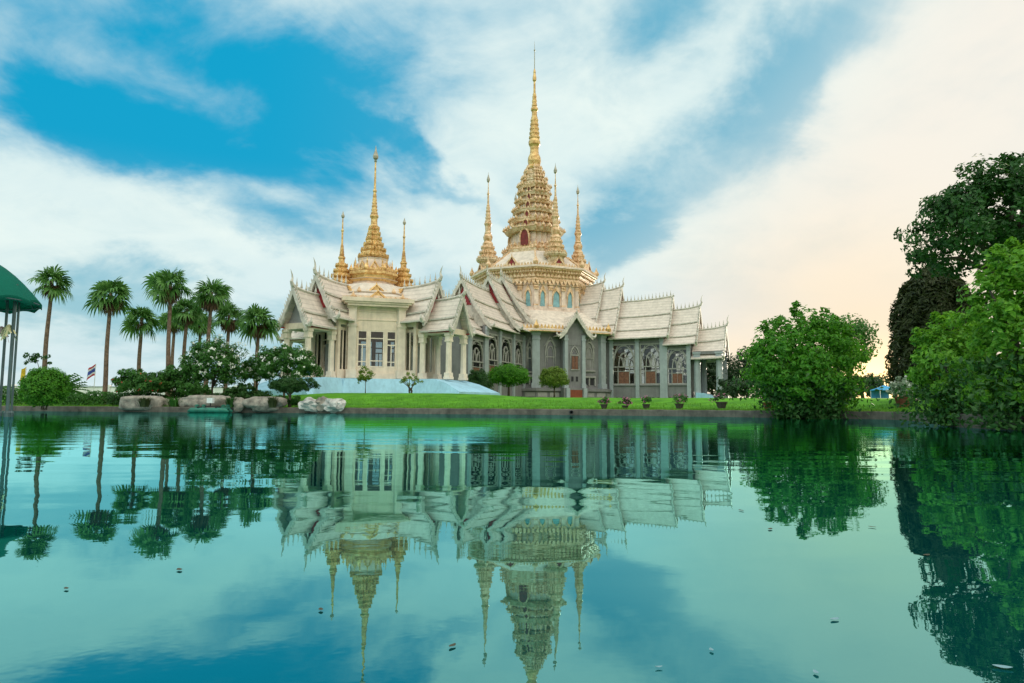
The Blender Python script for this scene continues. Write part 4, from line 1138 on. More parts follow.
def limbed_trunk(t, base_r, h, tips, m='bark', lean=(0, 0), n=8):
    """tapered trunk with limbs reaching into the crown"""
    z = t.location.z
    pts = [(0, 0, z - .2), (lean[0] * .2, lean[1] * .2, z + h * .35), (lean[0] * .6, lean[1] * .6, z + h * .7), (lean[0], lean[1], z + h)]
    tk = MB().tube(pts, [base_r * 1.3, base_r, base_r * .8, base_r * .6], n).build('trunk', M[m], t, True)
    for e in tips:
        f = rng.uniform(.55, .98); st = Vector((lean[0] * f, lean[1] * f, z + h * f)); e = Vector((e[0], e[1], e[2] + z))
        md = st.lerp(e, .5) + Vector((0, 0, .12 * (e - st).length))
        MB().tube([st, md, e], [base_r * .5, base_r * .3, base_r * .1], 6).build('limb', M[m], t, True)
    return tk

def palm(label, px_, D, crown_y, R_leaf, lean=.15, n_leaf=30, skirt=10, base_px=None):
    x0 = ((base_px if base_px is not None else px_) - 512) / F * D
    zc = CAM_H + (404.6 + (px_ - 100) * .005 - crown_y) / F * D
    zb = gz(x0, D); h = zc - zb
    dx = (px_ - 512) / F * D * 1.0 - x0
    t = thing('palm_tree', label, 'palm tree', (x0, D, zb), 0, 'tall fan palms on the left bank')
    n = 10
    pts = [(dx * (i / n), 0.06 * math.sin(i * .9), zb - .2 + (h + .2) * i / n) for i in range(n + 1)]
    tk = MB().tube(pts, [.30 if i == 0 else .21 - .07 * i / n for i in range(n + 1)], 9).build('trunk', M['palm_bark'], t, True)
    c = Vector((dx, 0, h))
    def fan(v, f, el, az, pet, r, droop):
        ca, sa = math.cos(az), math.sin(az)
        d = Vector((ca * math.cos(el), sa * math.cos(el), math.sin(el)))
        side = Vector((-sa, ca, 0)); up = side.cross(d) * -1
        if up.z < 0: up = -up
        tw = rng.normal() * .8; side, up = side * math.cos(tw) + up * math.sin(tw), up * math.cos(tw) - side * math.sin(tw)
        hub = c + d * pet + Vector((0, 0, -droop * pet * .25))
        # petiole
        w = side * .035; o = len(v)
        v += [c + w, c - w, hub - w * .6, hub + w * .6]; f.append((o, o + 1, o + 2, o + 3))
        nseg = 15
        for k in range(nseg):
            a = -2.0 + 4.0 * (k + .5) / nseg + rng.normal() * .05
            rr = r * (1 - .18 * (abs(a) / 2.0) ** 2) * rng.uniform(.88, 1.08)
            dir_ = d * math.cos(a) + side * math.sin(a)
            wid = rr * .085; px2 = side * math.cos(a) - d * math.sin(a)
            m1 = hub + dir_ * rr * .5 + up * .10 * r * (1 if k % 2 else .6) ; tip = hub + dir_ * rr + Vector((0, 0, -droop * rr * (.30 + .25 * rng.random())))
            m2 = hub + dir_ * rr * .78 + up * .03 * r + Vector((0, 0, -droop * rr * .12))
            o = len(v)
            v += [hub, m1 + px2 * wid, m1 - px2 * wid, m2 + px2 * wid * .6, m2 - px2 * wid * .6, tip]
            f += [(o, o + 2, o + 1), (o + 1, o + 2, o + 4, o + 3), (o + 3, o + 4, o + 5)]
    v, f = [], []
    for i in range(n_leaf):
        q = (i + .5) / n_leaf; el = math.asin(max(-.8, min(.98, .98 - 1.62 * q))) + rng.normal() * .12; az = i * 2.39996 + rng.normal() * .2
        fan(v, f, el, az, R_leaf * (.10 + .22 * q + .24 * rng.random()), R_leaf * rng.uniform(.50, .64), .35 + .8 * q)
    raw('crown', [tuple(p) for p in v], f, M['palm_leaf'], t)
    v, f = [], []
    for i in range(skirt):
        fan(v, f, R_(-58 - 22 * rng.random()), i * 2.39996, R_leaf * .28, R_leaf * .42, .9)
    if skirt: raw('dead_leaves', [tuple(p) for p in v], f, M['palm_dead'], t)
    return t

# ---- palms on the left bank, each as tall and full as in the picture
palm('tall slim fan palm nearest the green canopy, its crown leaning clear of the others', 46, 60, 279, 2.05, base_px=43.5, n_leaf=20, skirt=6)
palm('tall fan palm standing alone with a long bare trunk and round crown', 106, 60, 293, 2.25, n_leaf=21, skirt=14)
palm('short fan palm with a thin drooping crown beside the tallest palm', 139, 66, 318, 2.15, n_leaf=22, skirt=4)
palm('tallest fan palm of the grove, with a dense round crown', 166, 60, 283, 2.15, base_px=169, n_leaf=23, skirt=14)
palm('fan palm half hidden behind the tallest palm, its crown lower', 184, 68, 309, 1.9, base_px=183, n_leaf=26, skirt=14)
palm('second tallest fan palm of the grove with a shaggy brown skirt of dead leaves', 208, 63, 292, 2.15, base_px=206, n_leaf=22, skirt=18)
palm('low full fan palm wedged between the shaggy palm and the rightmost palm', 227, 70, 315, 2.15, base_px=226, n_leaf=22, skirt=16)
palm('rightmost fan palm of the grove, nearest the pavilion porch', 257, 66, 319, 2.3, base_px=256, n_leaf=24, skirt=10)
palm('dark fan palm far back in the grove, seen behind the tallest trunk', 172, 76, 320, 1.9, base_px=172, n_leaf=22, skirt=6)
palm('dark fan palm far back under the shaggy palm crown', 199, 78, 322, 1.9, base_px=196, n_leaf=24, skirt=8)

# low spiky palm behind the round bush
def spiky_palm():
    x, y, z = spot(62, 64); t = thing('cycad', 'low round spiky palm behind the clipped round bush', 'cycad', (x, y, z))
    v, f = [], []
    for i in range(46):
        el = R_(85 - 80 * (i / 46)); az = i * 2.39996; L = 2.3
        for k in range(10):
            for s in (-1, 1):
                q = .15 + .85 * k / 10; e = el - .5 * q
                c = Vector((math.cos(az) * math.cos(e) * L * q, math.sin(az) * math.cos(e) * L * q, .7 + L * q * math.sin(e)))
                sd = Vector((-math.sin(az), math.cos(az), 0)) * s; tp = c + sd * .55 * (1 - q * .5) + Vector((math.cos(az), math.sin(az), 0)) * .28
                o = len(v); v += [c, c + Vector((0, 0, .16)), tp]; f.append((o, o + 1, o + 2))
    raw('crown', [tuple(p) for p in v], f, M['leaf_mid'], t)
    MB().tube([(0, 0, z - .1), (0, 0, z + .9)], [.28, .2], 8).build('trunk', M['bark'], t)
spiky_palm()

# ---- left bank shrubs, hedges, rocks
def loc(px, D, dz=0): x, y, z = spot(px, D); return (x, y, z + dz)
bush('round_bush', 'round bright green clipped bush at the water edge beside the canopy posts', 'bush', (-33.9, 50.9, .25), (1.38, 1.4, 1.42), 'leaf_bright', 230, 60, .19, 6, inner=.72, rc=.36, rough=.06, fill=.3)
def hedge(label, px0, px1, D, h, dpt, leaf, group='clipped hedges on the left bank'):
    a, b = spot(px0, D), spot(px1, D); L = b[0] - a[0]; z = min(a[2], b[2])
    t = thing('hedge', label, 'hedge', ((a[0] + b[0]) / 2, D, z), 0, group)
    n = int(L * 520); p = np.stack([rng.uniform(-L / 2, L / 2, n), rng.uniform(-dpt / 2, dpt / 2, n), rng.uniform(0.02, 1, n) ** .8 * h], 1)
    p[:, 2] *= 1 + .10 * np.sin(p[:, 0] * 1.7) + .06 * np.sin(p[:, 0] * 4.1)
    d = np.stack([np.zeros(n), p[:, 1] / dpt * 2, p[:, 2] / h], 1)
    leaf_mesh('foliage', p, d, .20, M[leaf], t)
    for k in np.linspace(-L / 2 + .3, L / 2 - .3, max(3, int(L / 1.2))):
        MB().tube([(k, 0, z - .1), (k + .05, 0, z + h * .7)], [.05, .02], 5).build('stem', M['bark'], t)
hedge('long low clipped dark green hedge behind the flat rocks', 112, 232, 56.5, 1.05, 1.2, 'leaf_dark')
hedge('low clipped mid green hedge between the round bush and the red flowering shrub', 62, 118, 57.5, 1.1, 1.3, 'leaf_mid')
hedge('low clipped hedge under the white flowering trees, towards the pavilion', 226, 272, 60, .95, 1.0, 'leaf_mid')
hedge('low hedge at the far left edge behind the canopy posts', -60, 32, 60, 1.5, 1.6, 'leaf_mid')

def cloud_tree(label, name, px, D, rad, zlift, leaf, n_cl, per, ls, tr=.12, cat='tree', group=None, tips=6, asp=.5, rc=None, inner=.5, flat=-.6, dz=0, rough=.18, extra=None, fill=0., zbase=None):
    x, y, z = spot(px, D, dz)
    if zbase is not None: z = zbase
    t, cl, c = bush(name, label, cat, (x, y, z), rad, leaf, n_cl, per, ls, 0, group, zlift, rc, asp, inner, flat, rough, extra=extra, fill=fill)
    idx = rng.choice(len(cl), min(tips, len(cl)), replace=False)
    limbed_trunk(t, tr, zlift + rad[2] * .5, [cl[i][:3] for i in idx])
    return t, cl, c
t, cl, c = cloud_tree('rounded shrub sprinkled with red flowers behind the flat pale rock', 'flowering_shrub', 140, 55, (2.15, 1.8, 1.05), .75, 'leaf_mid', 130, 64, .21, .09, 'shrub', inner=.3, fill=.1)
blossoms(t, cl, c, (2.15, 1.8, 1.05), 40, .11, 'petal_red')
t, cl, c = cloud_tree('loose dark green shrub between the red flowering shrub and the tall white flowering tree', 'shrub', 176, 56.5, (1.35, 1.2, 1.25), .6, 'leaf_mid', 85, 60, .22, .07, 'shrub', inner=.3)
cloud_tree('small dark shrub squeezed under the tallest frangipani tree, above the wide rock', 'shrub', 196, 55, (1.3, 1.0, .85), .35, 'leaf_mid', 60, 60, .2, .06, 'shrub', inner=.3)
cloud_tree('low dark shrub behind the small upright rounded rock', 'shrub', 243, 55.5, (1.5, 1.0, .8), .25, 'leaf_dark', 60, 60, .2, .06, 'shrub', inner=.3)
t, cl, c = cloud_tree('tallest frangipani tree covered in white flowers beside the palm trunks', 'frangipani_tree', 213, 57, (2.35, 2.0, 2.15), .95, 'leaf_mid', 170, 60, .28, .10, 'flowering tree', 'white flowering frangipani trees', asp=.36)
blossoms(t, cl, c, (2.35, 2.0, 2.15), 190, .16, 'petal_white')
t, cl, c = cloud_tree('broad frangipani tree with white flowers just left of the pavilion porch', 'frangipani_tree', 285, 58, (2.6, 1.9, 1.6), 1.5, 'leaf_mid', 160, 60, .28, .10, 'flowering tree', 'white flowering frangipani trees', asp=.36)
blossoms(t, cl, c, (2.6, 1.9, 1.6), 170, .16, 'petal_white')
t, cl, c = cloud_tree('small frangipani tree with few white flowers, squeezed between the two big ones', 'frangipani_tree', 257, 59.5, (1.5, 1.3, 1.1), 1.5, 'leaf_mid', 60, 60, .28, .07, 'flowering tree', 'white flowering frangipani trees', asp=.36)
blossoms(t, cl, c, (1.5, 1.3, 1.1), 40, .16, 'petal_white')
# clipped cloud-pruned shrub with two pads on one trunk
x, y, z = spot(291, 52.2)
t, cl, c = bush('topiary_tree', 'dark clipped shrub with two rounded pads above the white jagged rocks', 'topiary', (x, y, z), (1.0, .9, .62), 'leaf_dark', 100, 70, .14, 0, None, 1.05, .26, extra=[(1.15 + rng.normal() * .40, rng.normal() * .3, 1.75 + rng.normal() * .20, .22) for _ in range(45)] + [(-.95 + rng.normal() * .35, rng.normal() * .3, 1.65 + rng.normal() * .2, .22) for _ in range(35)] + [(rng.normal() * .7, -.2 + rng.normal() * .3, .30 + abs(rng.normal()) * .22, .22) for _ in range(30)])
limbed_trunk(t, .13, 1.3, [(1.1, 0, 1.6), (-.8, 0, 1.6), (.2, .1, 1.9)])
# slim tree by the canopy: a dark leafy clump at the end of a thin stem
x, y, z = spot(40, 57)
t = thing('sapling', 'thin sapling with one dark leafy clump in front of the slim palm', 'tree', (x, y, z))
cl = [(-.45 + rng.normal() * .42, rng.normal() * .25, 3.95 + rng.normal() * .16, .26) for _ in range(11)] + [(-1.2, 0, 4.2, .2), (.6, 0, 4.05, .2), (.75, 0, 3.5, .16), (-1.3, .1, 3.5, .14)]
p, d = clump_points(cl, 26); leaf_mesh('crown', p, d + [0, 0, .4], .22, M['leaf_dark'], t)
MB().tube([(0, 0, z), (.12, 0, z + 1.6), (-.05, 0, z + 3), (-.4, 0, z + 4.0)], [.045, .04, .03, .015], 6).build('trunk', M['bark'], t)

def rock(label, loc_, dims, m='rock', seed=0, rot=0.0, flat=0.0, rough=.32, name='rock', facet=False):
    bm = bmesh.new(); bmesh.ops.create_icosphere(bm, subdivisions=4 if not facet else 3, radius=1.0)
    for v in bm.verts:
        n = v.co.normalized(); k = 1 + rough * mnoise.noise(n * 1.4 + Vector((seed * 7.1, 0, 0))) + rough * .45 * mnoise.noise(n * 3.6 + Vector((0, seed * 3.3, 0))) + rough * .2 * mnoise.noise(n * 8 + Vector((0, 0, seed)))
        p = n * k
        if flat: p = Vector((math.copysign(abs(p.x) ** (1 - flat), p.x), math.copysign(abs(p.y) ** (1 - flat), p.y), math.copysign(abs(p.z) ** (1 - flat), p.z)))
        if facet: p = Vector([round(q * 3.2) / 3.2 * .55 + q * .45 for q in p])
        v.co = Vector((p.x * dims[0] / 2, p.y * dims[1] / 2, p.z * dims[2] / 2))
    me = bpy.data.meshes.new(name); bm.to_mesh(me); bm.free(); me.materials.append(M[m])
    if not facet: me.polygons.foreach_set('use_smooth', [True] * len(me.polygons))
    o = bpy.data.objects.new(name, me); C.objects.link(o); o.location = loc_; o.rotation_euler = (0, 0, rot)
    return tag(o, label, 'rock', 'rocks along the left pond edge')
def rk(label, px, D, w, h, d, top, **k):
    x = (px - 512) / F * D; rock(label, (x, D, .40 + h * .5 - .22), (w, d, h * 1.15), **k)
rk('flat rectangular pale rock lying on the kerb below the red flowering shrub', 144.5, 52.9, 3.2, .95, 1.4, 0, m='rock', seed=1, flat=.55, rough=.16)
rk('widest grey-brown rock with a hollow front, behind the green float', 207, 52.9, 4.0, 1.05, 1.6, 0, seed=2, flat=.25, rough=.3)
rk('small upright rounded grey rock just right of the green float', 240, 51.6, .95, .85, .8, 0, seed=3, flat=.1)
rk('broad sloping grey rock next to the small upright one', 266, 51.6, 3.0, .95, 1.2, 0, seed=4, flat=.2, rough=.3)
rk('low brown rock tucked behind the flat pale rock', 172, 54.4, 2.2, .8, 1.0, 0, seed=12, flat=.2)
rk('white jagged rock lying at the end of the lawn, right of the clipped shrub', 336, 50.6, 1.6, .85, 1.1, 0, m='rock_pale', seed=5, rough=.55, facet=True)
rk('white jagged rock leaning under the clipped shrub', 312, 50.8, 1.4, .8, 1.0, 0, m='rock_pale', seed=9, rough=.55, facet=True, rot=.6)
rk('small grey boulder set between the two white jagged rocks', 324, 50.9, 1.0, .9, .8, 0, m='rock', seed=15, rough=.5, facet=True, rot=.2)

def tuft(label, px, D, h, w, leaf, n=160, name='grass_tuft', z=None):
    x, y, z0 = spot(px, D); z0 = z if z is not None else z0
    t = thing(name, label, 'grass tuft', (x, y, z0)); v, f = [], []
    for i in range(n):
        a = rng.uniform(0, 6.28); r = rng.uniform(0, w * .35); b = Vector((math.cos(a) * r, math.sin(a) * r, 0)); out = Vector((math.cos(a), math.sin(a), 0)) * rng.uniform(.1, .6) * w
        hh = h * rng.uniform(.6, 1.1); sd = Vector((-math.sin(a), math.cos(a), 0)) * .03; o = len(v)
        v += [b - sd, b + sd, b + out * .4 + Vector((0, 0, hh * .7)) + sd, b + out * .4 + Vector((0, 0, hh * .7)) - sd, b + out + Vector((0, 0, hh * .92))]
        f += [(o, o + 1, o + 2, o + 3), (o + 3, o + 2, o + 4)]
    raw('blades', [tuple(p) for p in v], f, M[leaf], t)
tuft('dry brown tuft hanging in front of the flat pale rock', 146, 51.6, .75, .9, 'leaf_brown', z=.38)
tuft('dry brown tuft in front of the broad sloping rock', 274, 50.4, .85, .8, 'leaf_brown', z=.38)
tuft('dark green tuft beside the green float', 232, 51.4, .8, .8, 'leaf_dark', z=.38)
tuft('green tuft growing left of the wide hollow rock', 177, 52.6, .8, 1.2, 'leaf_mid', z=.38)

# ---- young plants in front of the pavilion and the clipped trees before the hall
cloud_tree('young tree with a loose yellow-green crown before the pavilion windows', 'young_tree', 366, 63, (.62, .6, .85), .75, 'leaf_yellow', 34, 34, .16, .035, 'tree', tips=5)
x, y, z = spot(411, 63); t, cl, c = bush('young_shrub', 'young shrub with several bare stems and sparse yellow-green leaves on the lawn', 'shrub', (x, y, z), (.95, .7, .75), 'leaf_yellow', 22, 30, .15, 6, lift=.45)
x, y, z = spot(478.5, 80); bush('dark_bush', 'dark green conical bush between the pavilion porch and the umbrella-shaped tree', 'bush', (x, y, 1.62), (1.45, 1.4, 1.45), 'leaf_dark', 160, 60, .2, 5, lift=.05, inner=.7, rc=.36, rough=.1, fill=.35)
cloud_tree('broad umbrella-shaped clipped green tree before the octagonal body', 'clipped_tree', 509, 84, (2.35, 2.1, 1.35), 1.0, 'leaf_bright', 200, 60, .22, .13, 'tree', tips=8, rc=.5, flat=-.35, rough=.06, inner=.7, zbase=1.75, fill=.3)
cloud_tree('yellow-green clipped round tree before the small gabled bay', 'clipped_tree', 554.5, 86, (1.75, 1.6, 1.35), .95, 'leaf_yellow', 130, 60, .2, .10, 'tree', tips=7, rc=.45, flat=-.5, rough=.1, inner=.65, zbase=1.65, fill=.3)

# ---- flower pots along the kerb
def pot(name, label, px, D, r, h, plant_r, plant_h, leaf, flower, potm, n=26, nf=26, group='flower pots along the kerb', zbase=None, lsz=.11):
    x = (px - 512) / F * D; z = zbase if zbase is not None else max(.41, gz(x, D))
    t = thing(name, label, 'flower pot', (x, D, z), 0, group)
    pb = MB().lathe([(r * .62, z), (r * .9, z + h * .6), (r, z + h * .86), (r * 1.12, z + h * .87), (r * 1.12, z + h), (r * .9, z + h), (r * .86, z + h * .9)], n=18).build('pot', M[potm], t, False)
    c = (0, 0, h + plant_h * .5); rad = (plant_r, plant_r, plant_h * .55)
    cl = ellipsoid_clumps(c, rad, n, plant_r * .25, .3, -.8); p, d = clump_points(cl, 22)
    leaf_mesh('plant', p, d + [0, 0, .4], lsz, M[leaf], t)
    if nf: blossoms(t, cl, c, rad, nf, .10, flower)
    return t
pot('flower_pot', 'leftmost flower pot of the kerb row, with pinkish flowers', 604, 47.4, .24, .34, .34, .45, 'leaf_mid', 'petal_pink', 'darkpot', nf=30)
pot('flower_pot', 'second flower pot from the left of the kerb row, low and tilted with reddish flowers', 625, 47.0, .22, .26, .38, .42, 'leaf_brown', 'petal_pink', 'darkpot', nf=34)
pot('flower_pot', 'middle flower pot of the kerb row, plain dark green', 646, 46.8, .25, .36, .40, .48, 'leaf_mid', 'petal_pink', 'darkpot', nf=10)
pot('flower_pot', 'bushy flower pot left of the right wing porch, second from the right of the row', 679, 46.0, .28, .40, .52, .62, 'leaf_mid', 'petal_pink', 'darkpot', nf=14)
pot('flower_pot', 'largest flower pot of the kerb row, below the end column of the right wing', 721, 44.8, .34, .48, .62, .68, 'leaf_dark', 'petal_pink', 'darkpot', nf=18)
pot('flower_pot', 'pot of pink flowers half hidden behind the left of the big pond bush', 768, 43.0, .38, .45, .62, .75, 'leaf_mid', 'petal_pink', 'terracotta', nf=90)
pot('flower_pot', 'pot of pale pink flowers just right of the big pond bush', 842, 41.9, .32, .40, .42, .55, 'leaf_mid', 'petal_pink', 'terracotta', nf=50)
pot('plant_pot', 'terracotta pot with a pale white-green plant beside the right hand bushes', 902, 38.6, .42, .62, .85, .90, 'leaf_grey', 'petal_white', 'terracotta', n=40, nf=40, lsz=.2)

# ---- right hand vegetation
def big_bush(name, label, x, y, z, rad, leaf, n_cl, per, ls, lift, twigs, rc, **k):
    ex = []
    for (dx, dz, n, r) in twigs:     # sprigs that stick out of the crown
        for i in range(n): ex.append((dx * rad[0] + rng.normal() * .12, rng.normal() * .3, lift + rad[2] + dz * rad[2] + i * r * 1.1, r))
    return bush(name, label, 'bush', (x, y, z), rad, leaf, n_cl, per, ls, 8, None, lift, rc, .52, extra=ex, **k)
D = 37.5
t, cl, c = big_bush('pond_bush', 'big leafy bush standing in the water before the lawn, right of the temple', (807 - 512) / F * D, D, -.1, (3.15, 2.7, 2.75), 'leaf_bright', 270, 44, .27, .30,
    [(-.12, .98, 3, .22), (.38, .86, 1, .24), (.72, .52, 2, .22)], .46, inner=.45, flat=-.95, rough=.06, fill=.18)
# dark leaves added low inside the bush to stand in for its self-shadow
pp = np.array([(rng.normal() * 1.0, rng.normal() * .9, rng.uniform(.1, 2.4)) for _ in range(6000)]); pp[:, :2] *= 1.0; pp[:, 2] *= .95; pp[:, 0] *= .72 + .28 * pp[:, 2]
leaf_mesh('shade_leaves', pp, rvec(len(pp)), .28, M['leaf_dark'], t, .5)
D = 22.0
t, cl, c = big_bush('water_bush', 'lower of the two bright green bushes at the right edge, beside the terracotta pot', (957 - 512) / F * D, D, .0, (1.42, 1.25, 1.60), 'leaf_lime', 120, 46, .19, .25,
    [(-.35, .95, 2, .14), (.1, .98, 2, .15), (-.7, .6, 2, .14), (.5, .8, 2, .14)], .27, inner=.4, flat=-.95, rough=.14, fill=.15)
pp = np.array([(rng.normal() * .55, rng.normal() * .5, rng.uniform(.05, 1.3)) for _ in range(3000)]); pp[:, :2] *= 1.3; leaf_mesh('shade_leaves', pp, rvec(len(pp)), .18, M['leaf_dark'], t, .5)  # darker leaves put in low down as the bush's own shade
D = 18.5
t, cl, c = big_bush('water_bush', 'tallest bright green bush cut off by the right edge of the picture', (1032 - 512) / F * D, D, .0, (1.62, 1.5, 2.35), 'leaf_lime', 165, 48, .20, .15,
    [(-.4, .9, 2, .16), (.0, .97, 3, .16), (-.75, .55, 2, .15), (-.85, .2, 2, .15)], .30, inner=.4, flat=-.95, rough=.16, fill=.12)
pp = np.array([(rng.normal() * .65, rng.normal() * .6, rng.uniform(.05, 1.9)) for _ in range(4200)]); pp[:, :2] *= 1.3; leaf_mesh('shade_leaves', pp, rvec(len(pp)), .19, M['leaf_dark'], t, .5)  # shade at the foot of the bush, made of darker leaves
# big spreading tree behind the right edge
D = 34.0
x = (1012 - 512) / F * D
ex = []
for (ax_, az_, n) in ((-3.6, 6.2, 10), (-4.2, 5.5, 5), (-3.2, 7.6, 10), (-2.2, 8.3, 9), (-1.0, 9.0, 10), (.6, 9.7, 10), (-2.6, 4.7, 8), (1.8, 9.6, 9), (-3.6, 5.0, 6)):
    for _ in range(n): ex.append((ax_ + rng.normal() * .5, rng.normal() * .9, az_ + 1.75 + rng.normal() * .38, .40))
for _ in range(95): ex.append((rng.uniform(-1.3, 4.0), rng.normal() * 1.6, rng.uniform(6.2, 11.0), .48))
t, cl, c = cloud_tree('large dark spreading tree rising over the bright bushes at the right edge', 'spreading_tree', 1012, D, (4.0, 3.6, 2.9), 5.7, 'leaf_tree', 190, 56, .27, .34, 'tree', tips=14, extra=ex, rc=.6, flat=-.55, inner=.3, rough=.2, zbase=gz(x, D))
# tall brownish dome-shaped conifer behind the bushes
D = 42.0; x = (938 - 512) / F * D
t = thing('conical_tree', 'tall brownish dome-shaped tree behind the right hand bushes', 'tree', (x, D, gz(x, D)))
n = 26000; u = rng.uniform(0, 1, n); a = rng.uniform(0, 6.283, n); prof = np.interp(u, [0, .25, .6, .85, 1], [2.2, 2.5, 2.25, 1.6, .3])
rr = prof * np.sqrt(rng.uniform(.25, 1.08, n)) * (1 + .06 * np.sin(a * 5 + u * 9) + .05 * np.sin(a * 11 - u * 23))
p = np.stack([np.cos(a) * rr, np.sin(a) * rr, u * 7.9 + .1], 1)
leaf_mesh('crown', p, np.stack([np.cos(a), np.sin(a), np.full(n, .9)], 1), .46, M['leaf_brown'], t, .30)
limbed_trunk(t, .2, 6, [(1, .2, 4), (-1, -.3, 4.6), (.3, .8, 5.2)])

# trees beyond the lawn on the right
def far_tree(label, px, D, rad, lift, leaf='leaf_far', n=110, per=44, ls=.55, zb=None):
    cloud_tree(label, 'lawn_tree', px, D, rad, lift, leaf, n, per, ls, .25, 'tree', 'trees beyond the lawn', tips=6, rc=rad[2] * .3, inner=.3, flat=-.8, rough=.25, fill=.2)
far_tree('dark round tree seen through the right wing porch', 712, 130, (5.0, 4, 4.2), .4, 'leaf_far')
far_tree('tallest dark tree just right of the temple porch, behind the lawn', 747, 120, (4.4, 4, 4.0), .8, 'leaf_far', 70)
far_tree('dark tree close behind the left side of the big pond bush', 774, 112, (4.2, 3.5, 3.4), .3, 'leaf_far')
far_tree('broad dark tree hidden for the most part behind the big pond bush', 812, 118, (6, 4, 4.5), .3, 'leaf_far')
far_tree('leaning leafy tree right of the big pond bush with gaps of evening sky', 850, 62, (2.3, 2.0, 2.6), 2.2, 'leaf_mid', 80, 44, .3)
far_tree('low dark shrubby tree at the end of the lawn below the sun glow', 862, 100, (4.5, 3, 1.5), .1, 'leaf_far', 40)
far_tree('low shrubby tree at the lawn end left of the porch column', 735, 100, (2.6, 2.2, 1.3), .1, 'leaf_far', 40)
def shrub_belt(label, px0, px1, D, h, seed, sp=4.0):
    x0, x1 = (px0 - 512) / F * D, (px1 - 512) / F * D; L = x1 - x0; n = int(L / sp); cl = []
    t = thing('tree_belt', label, 'trees', ((x0 + x1) / 2, D, gz((x0 + x1) / 2, D))); tag(t, kind='stuff')
    for i in range(n * 7):
        xx = rng.uniform(-L / 2, L / 2); hh = h * (.7 + .5 * mnoise.noise(Vector((xx * .06, seed, 0))))
        cl.append((xx, rng.normal() * 4, rng.uniform(0, 1) ** .7 * hh, h * .22))
    p, d = clump_points(cl, 24); leaf_mesh('foliage', p, d + [0, 0, .5], h * .11, M['leaf_far'], t)
shrub_belt('far belt of dark trees along the horizon behind the lawn on the right', 700, 1250, 190, 8, 3.3)
shrub_belt('far belt of low trees along the horizon on the left behind the palms', -420, 330, 170, 3.6, 8.1)

# ------------------------------------------------------------------ small things
def canopy():
    cx, cy, D = -23.75, 30.0, 30.0
    t = thing('canopy_tent', 'round dark green canvas canopy on thin steel posts in the pond', 'canopy', (cx, cy, 0.0))
    n = 96; rings = []
    R0, zr = 2.85, 5.0
    for k in range(9):
        q = k / 8; ring = []
        for i in range(n):
            a = 2 * math.pi * i / n
            sc = abs(math.sin(a * 6))                       # scalloped hem between twelve ribs
            r = R0 * q * (1 - .018 * sc * q); z = zr + 2.1 * (1 - q ** 1.9) + (.12 * sc) * q ** 3 - .05 * sc * math.sin(q * math.pi)
            ring.append((r * math.cos(a), r * math.sin(a), z))
        rings.append(ring)
    b = MB(); b.rings(rings, False, False)
    inner = [[(x * .995, y * .995, z - .03) for x, y, z in r] for r in rings]; b.rings(inner[::-1], False, False)
    b.rings([rings[-1], [(x, y, z - .22) for x, y, z in rings[-1]], [(x * .99, y * .99, z - .22) for x, y, z in rings[-1]], inner[-1]], False, False)
    cn = b.build('canopy', M['canvas'], t, True)
    for i in range(12):
        a = 2 * math.pi * i / 12
        MB().tube([(R0 * .985 * q * math.cos(a), R0 * .985 * q * math.sin(a), zr + 2.1 * (1 - q ** 1.9) - .06) for q in np.linspace(.02, 1, 9)], .022, 5).build('rib', M['steel'], t)
    hoop = [(R0 * .98 * math.cos(2 * math.pi * i / 40), R0 * .98 * math.sin(2 * math.pi * i / 40), zr - .04) for i in range(41)]
    MB().tube(hoop, .03, 6).build('hoop', M['steel'], t)
    for wx, wy, r in ((-21.5, 30.0, .075), (-21.75, 30.6, .05), (-22.7, 31.2, .06), (-25.0, 31.0, .06), (-25.0, 28.8, .06), (-23.2, 28.2, .06)):
        x, y = wx - cx, wy - cy; q = math.hypot(x, y) / R0
        p = MB().tube([(x, y, -.7), (x, y, zr + 2.1 * (1 - q ** 1.9) - .05)], r, 10); p.lathe([(r * 1.8, -.05), (r * 1.8, .18), (r * 1.1, .24)], (x, y), 10)
        p.build('post', M['steel'], t, False)
    pl = MB(); pl.box((-1.0, 0, .22), (3.4, 3.0, .12)); pl.box((-1.0, 1.3, .05), (3.2, .4, .3)); pl.box((-1.0, -1.3, .05), (3.2, .4, .3))
    pl.build('deck', M['panel'], t)
    pn = MB().box((.98, -.9, .95), (1.3, .06, 1.0)).build('side_panel', M['panel'], t)
    mk = MB().tube([(1.12, -.95, 1.0), (1.2, -.95, .86), (1.3, -.95, .92), (1.5, -.95, 1.12)], [.03, .05, .04, .01], 6).build('white_stroke', M['white'], pn)
    # ribbons tied round the posts
    for x, y, m, z in ((2.07, .0, 'ribbon_yellow', 3.85), (.87, 1.2, 'ribbon_pink', 3.9)):
        v, f = [], []
        for k in range(11):
            a = k * .57 + .3; o = len(v); L = .62 * rng.uniform(.5, 1.2); w = .045
            for q in range(5):
                u = q / 4
                px_, py_ = x + math.cos(a) * .34 * u ** .8, y + math.sin(a) * .25 * u ** .8; pz = z - L * u ** 1.6 + .10 * math.sin(u * 5 + k)
                v += [(px_ - w * math.sin(a), py_ + w * math.cos(a), pz), (px_ + w * math.sin(a), py_ - w * math.cos(a), pz + .03)]
            f += [(o + 2 * q, o + 2 * q + 1, o + 2 * q + 3, o + 2 * q + 2) for q in range(4)]
        raw('ribbon', v, f, M[m], t)
canopy()

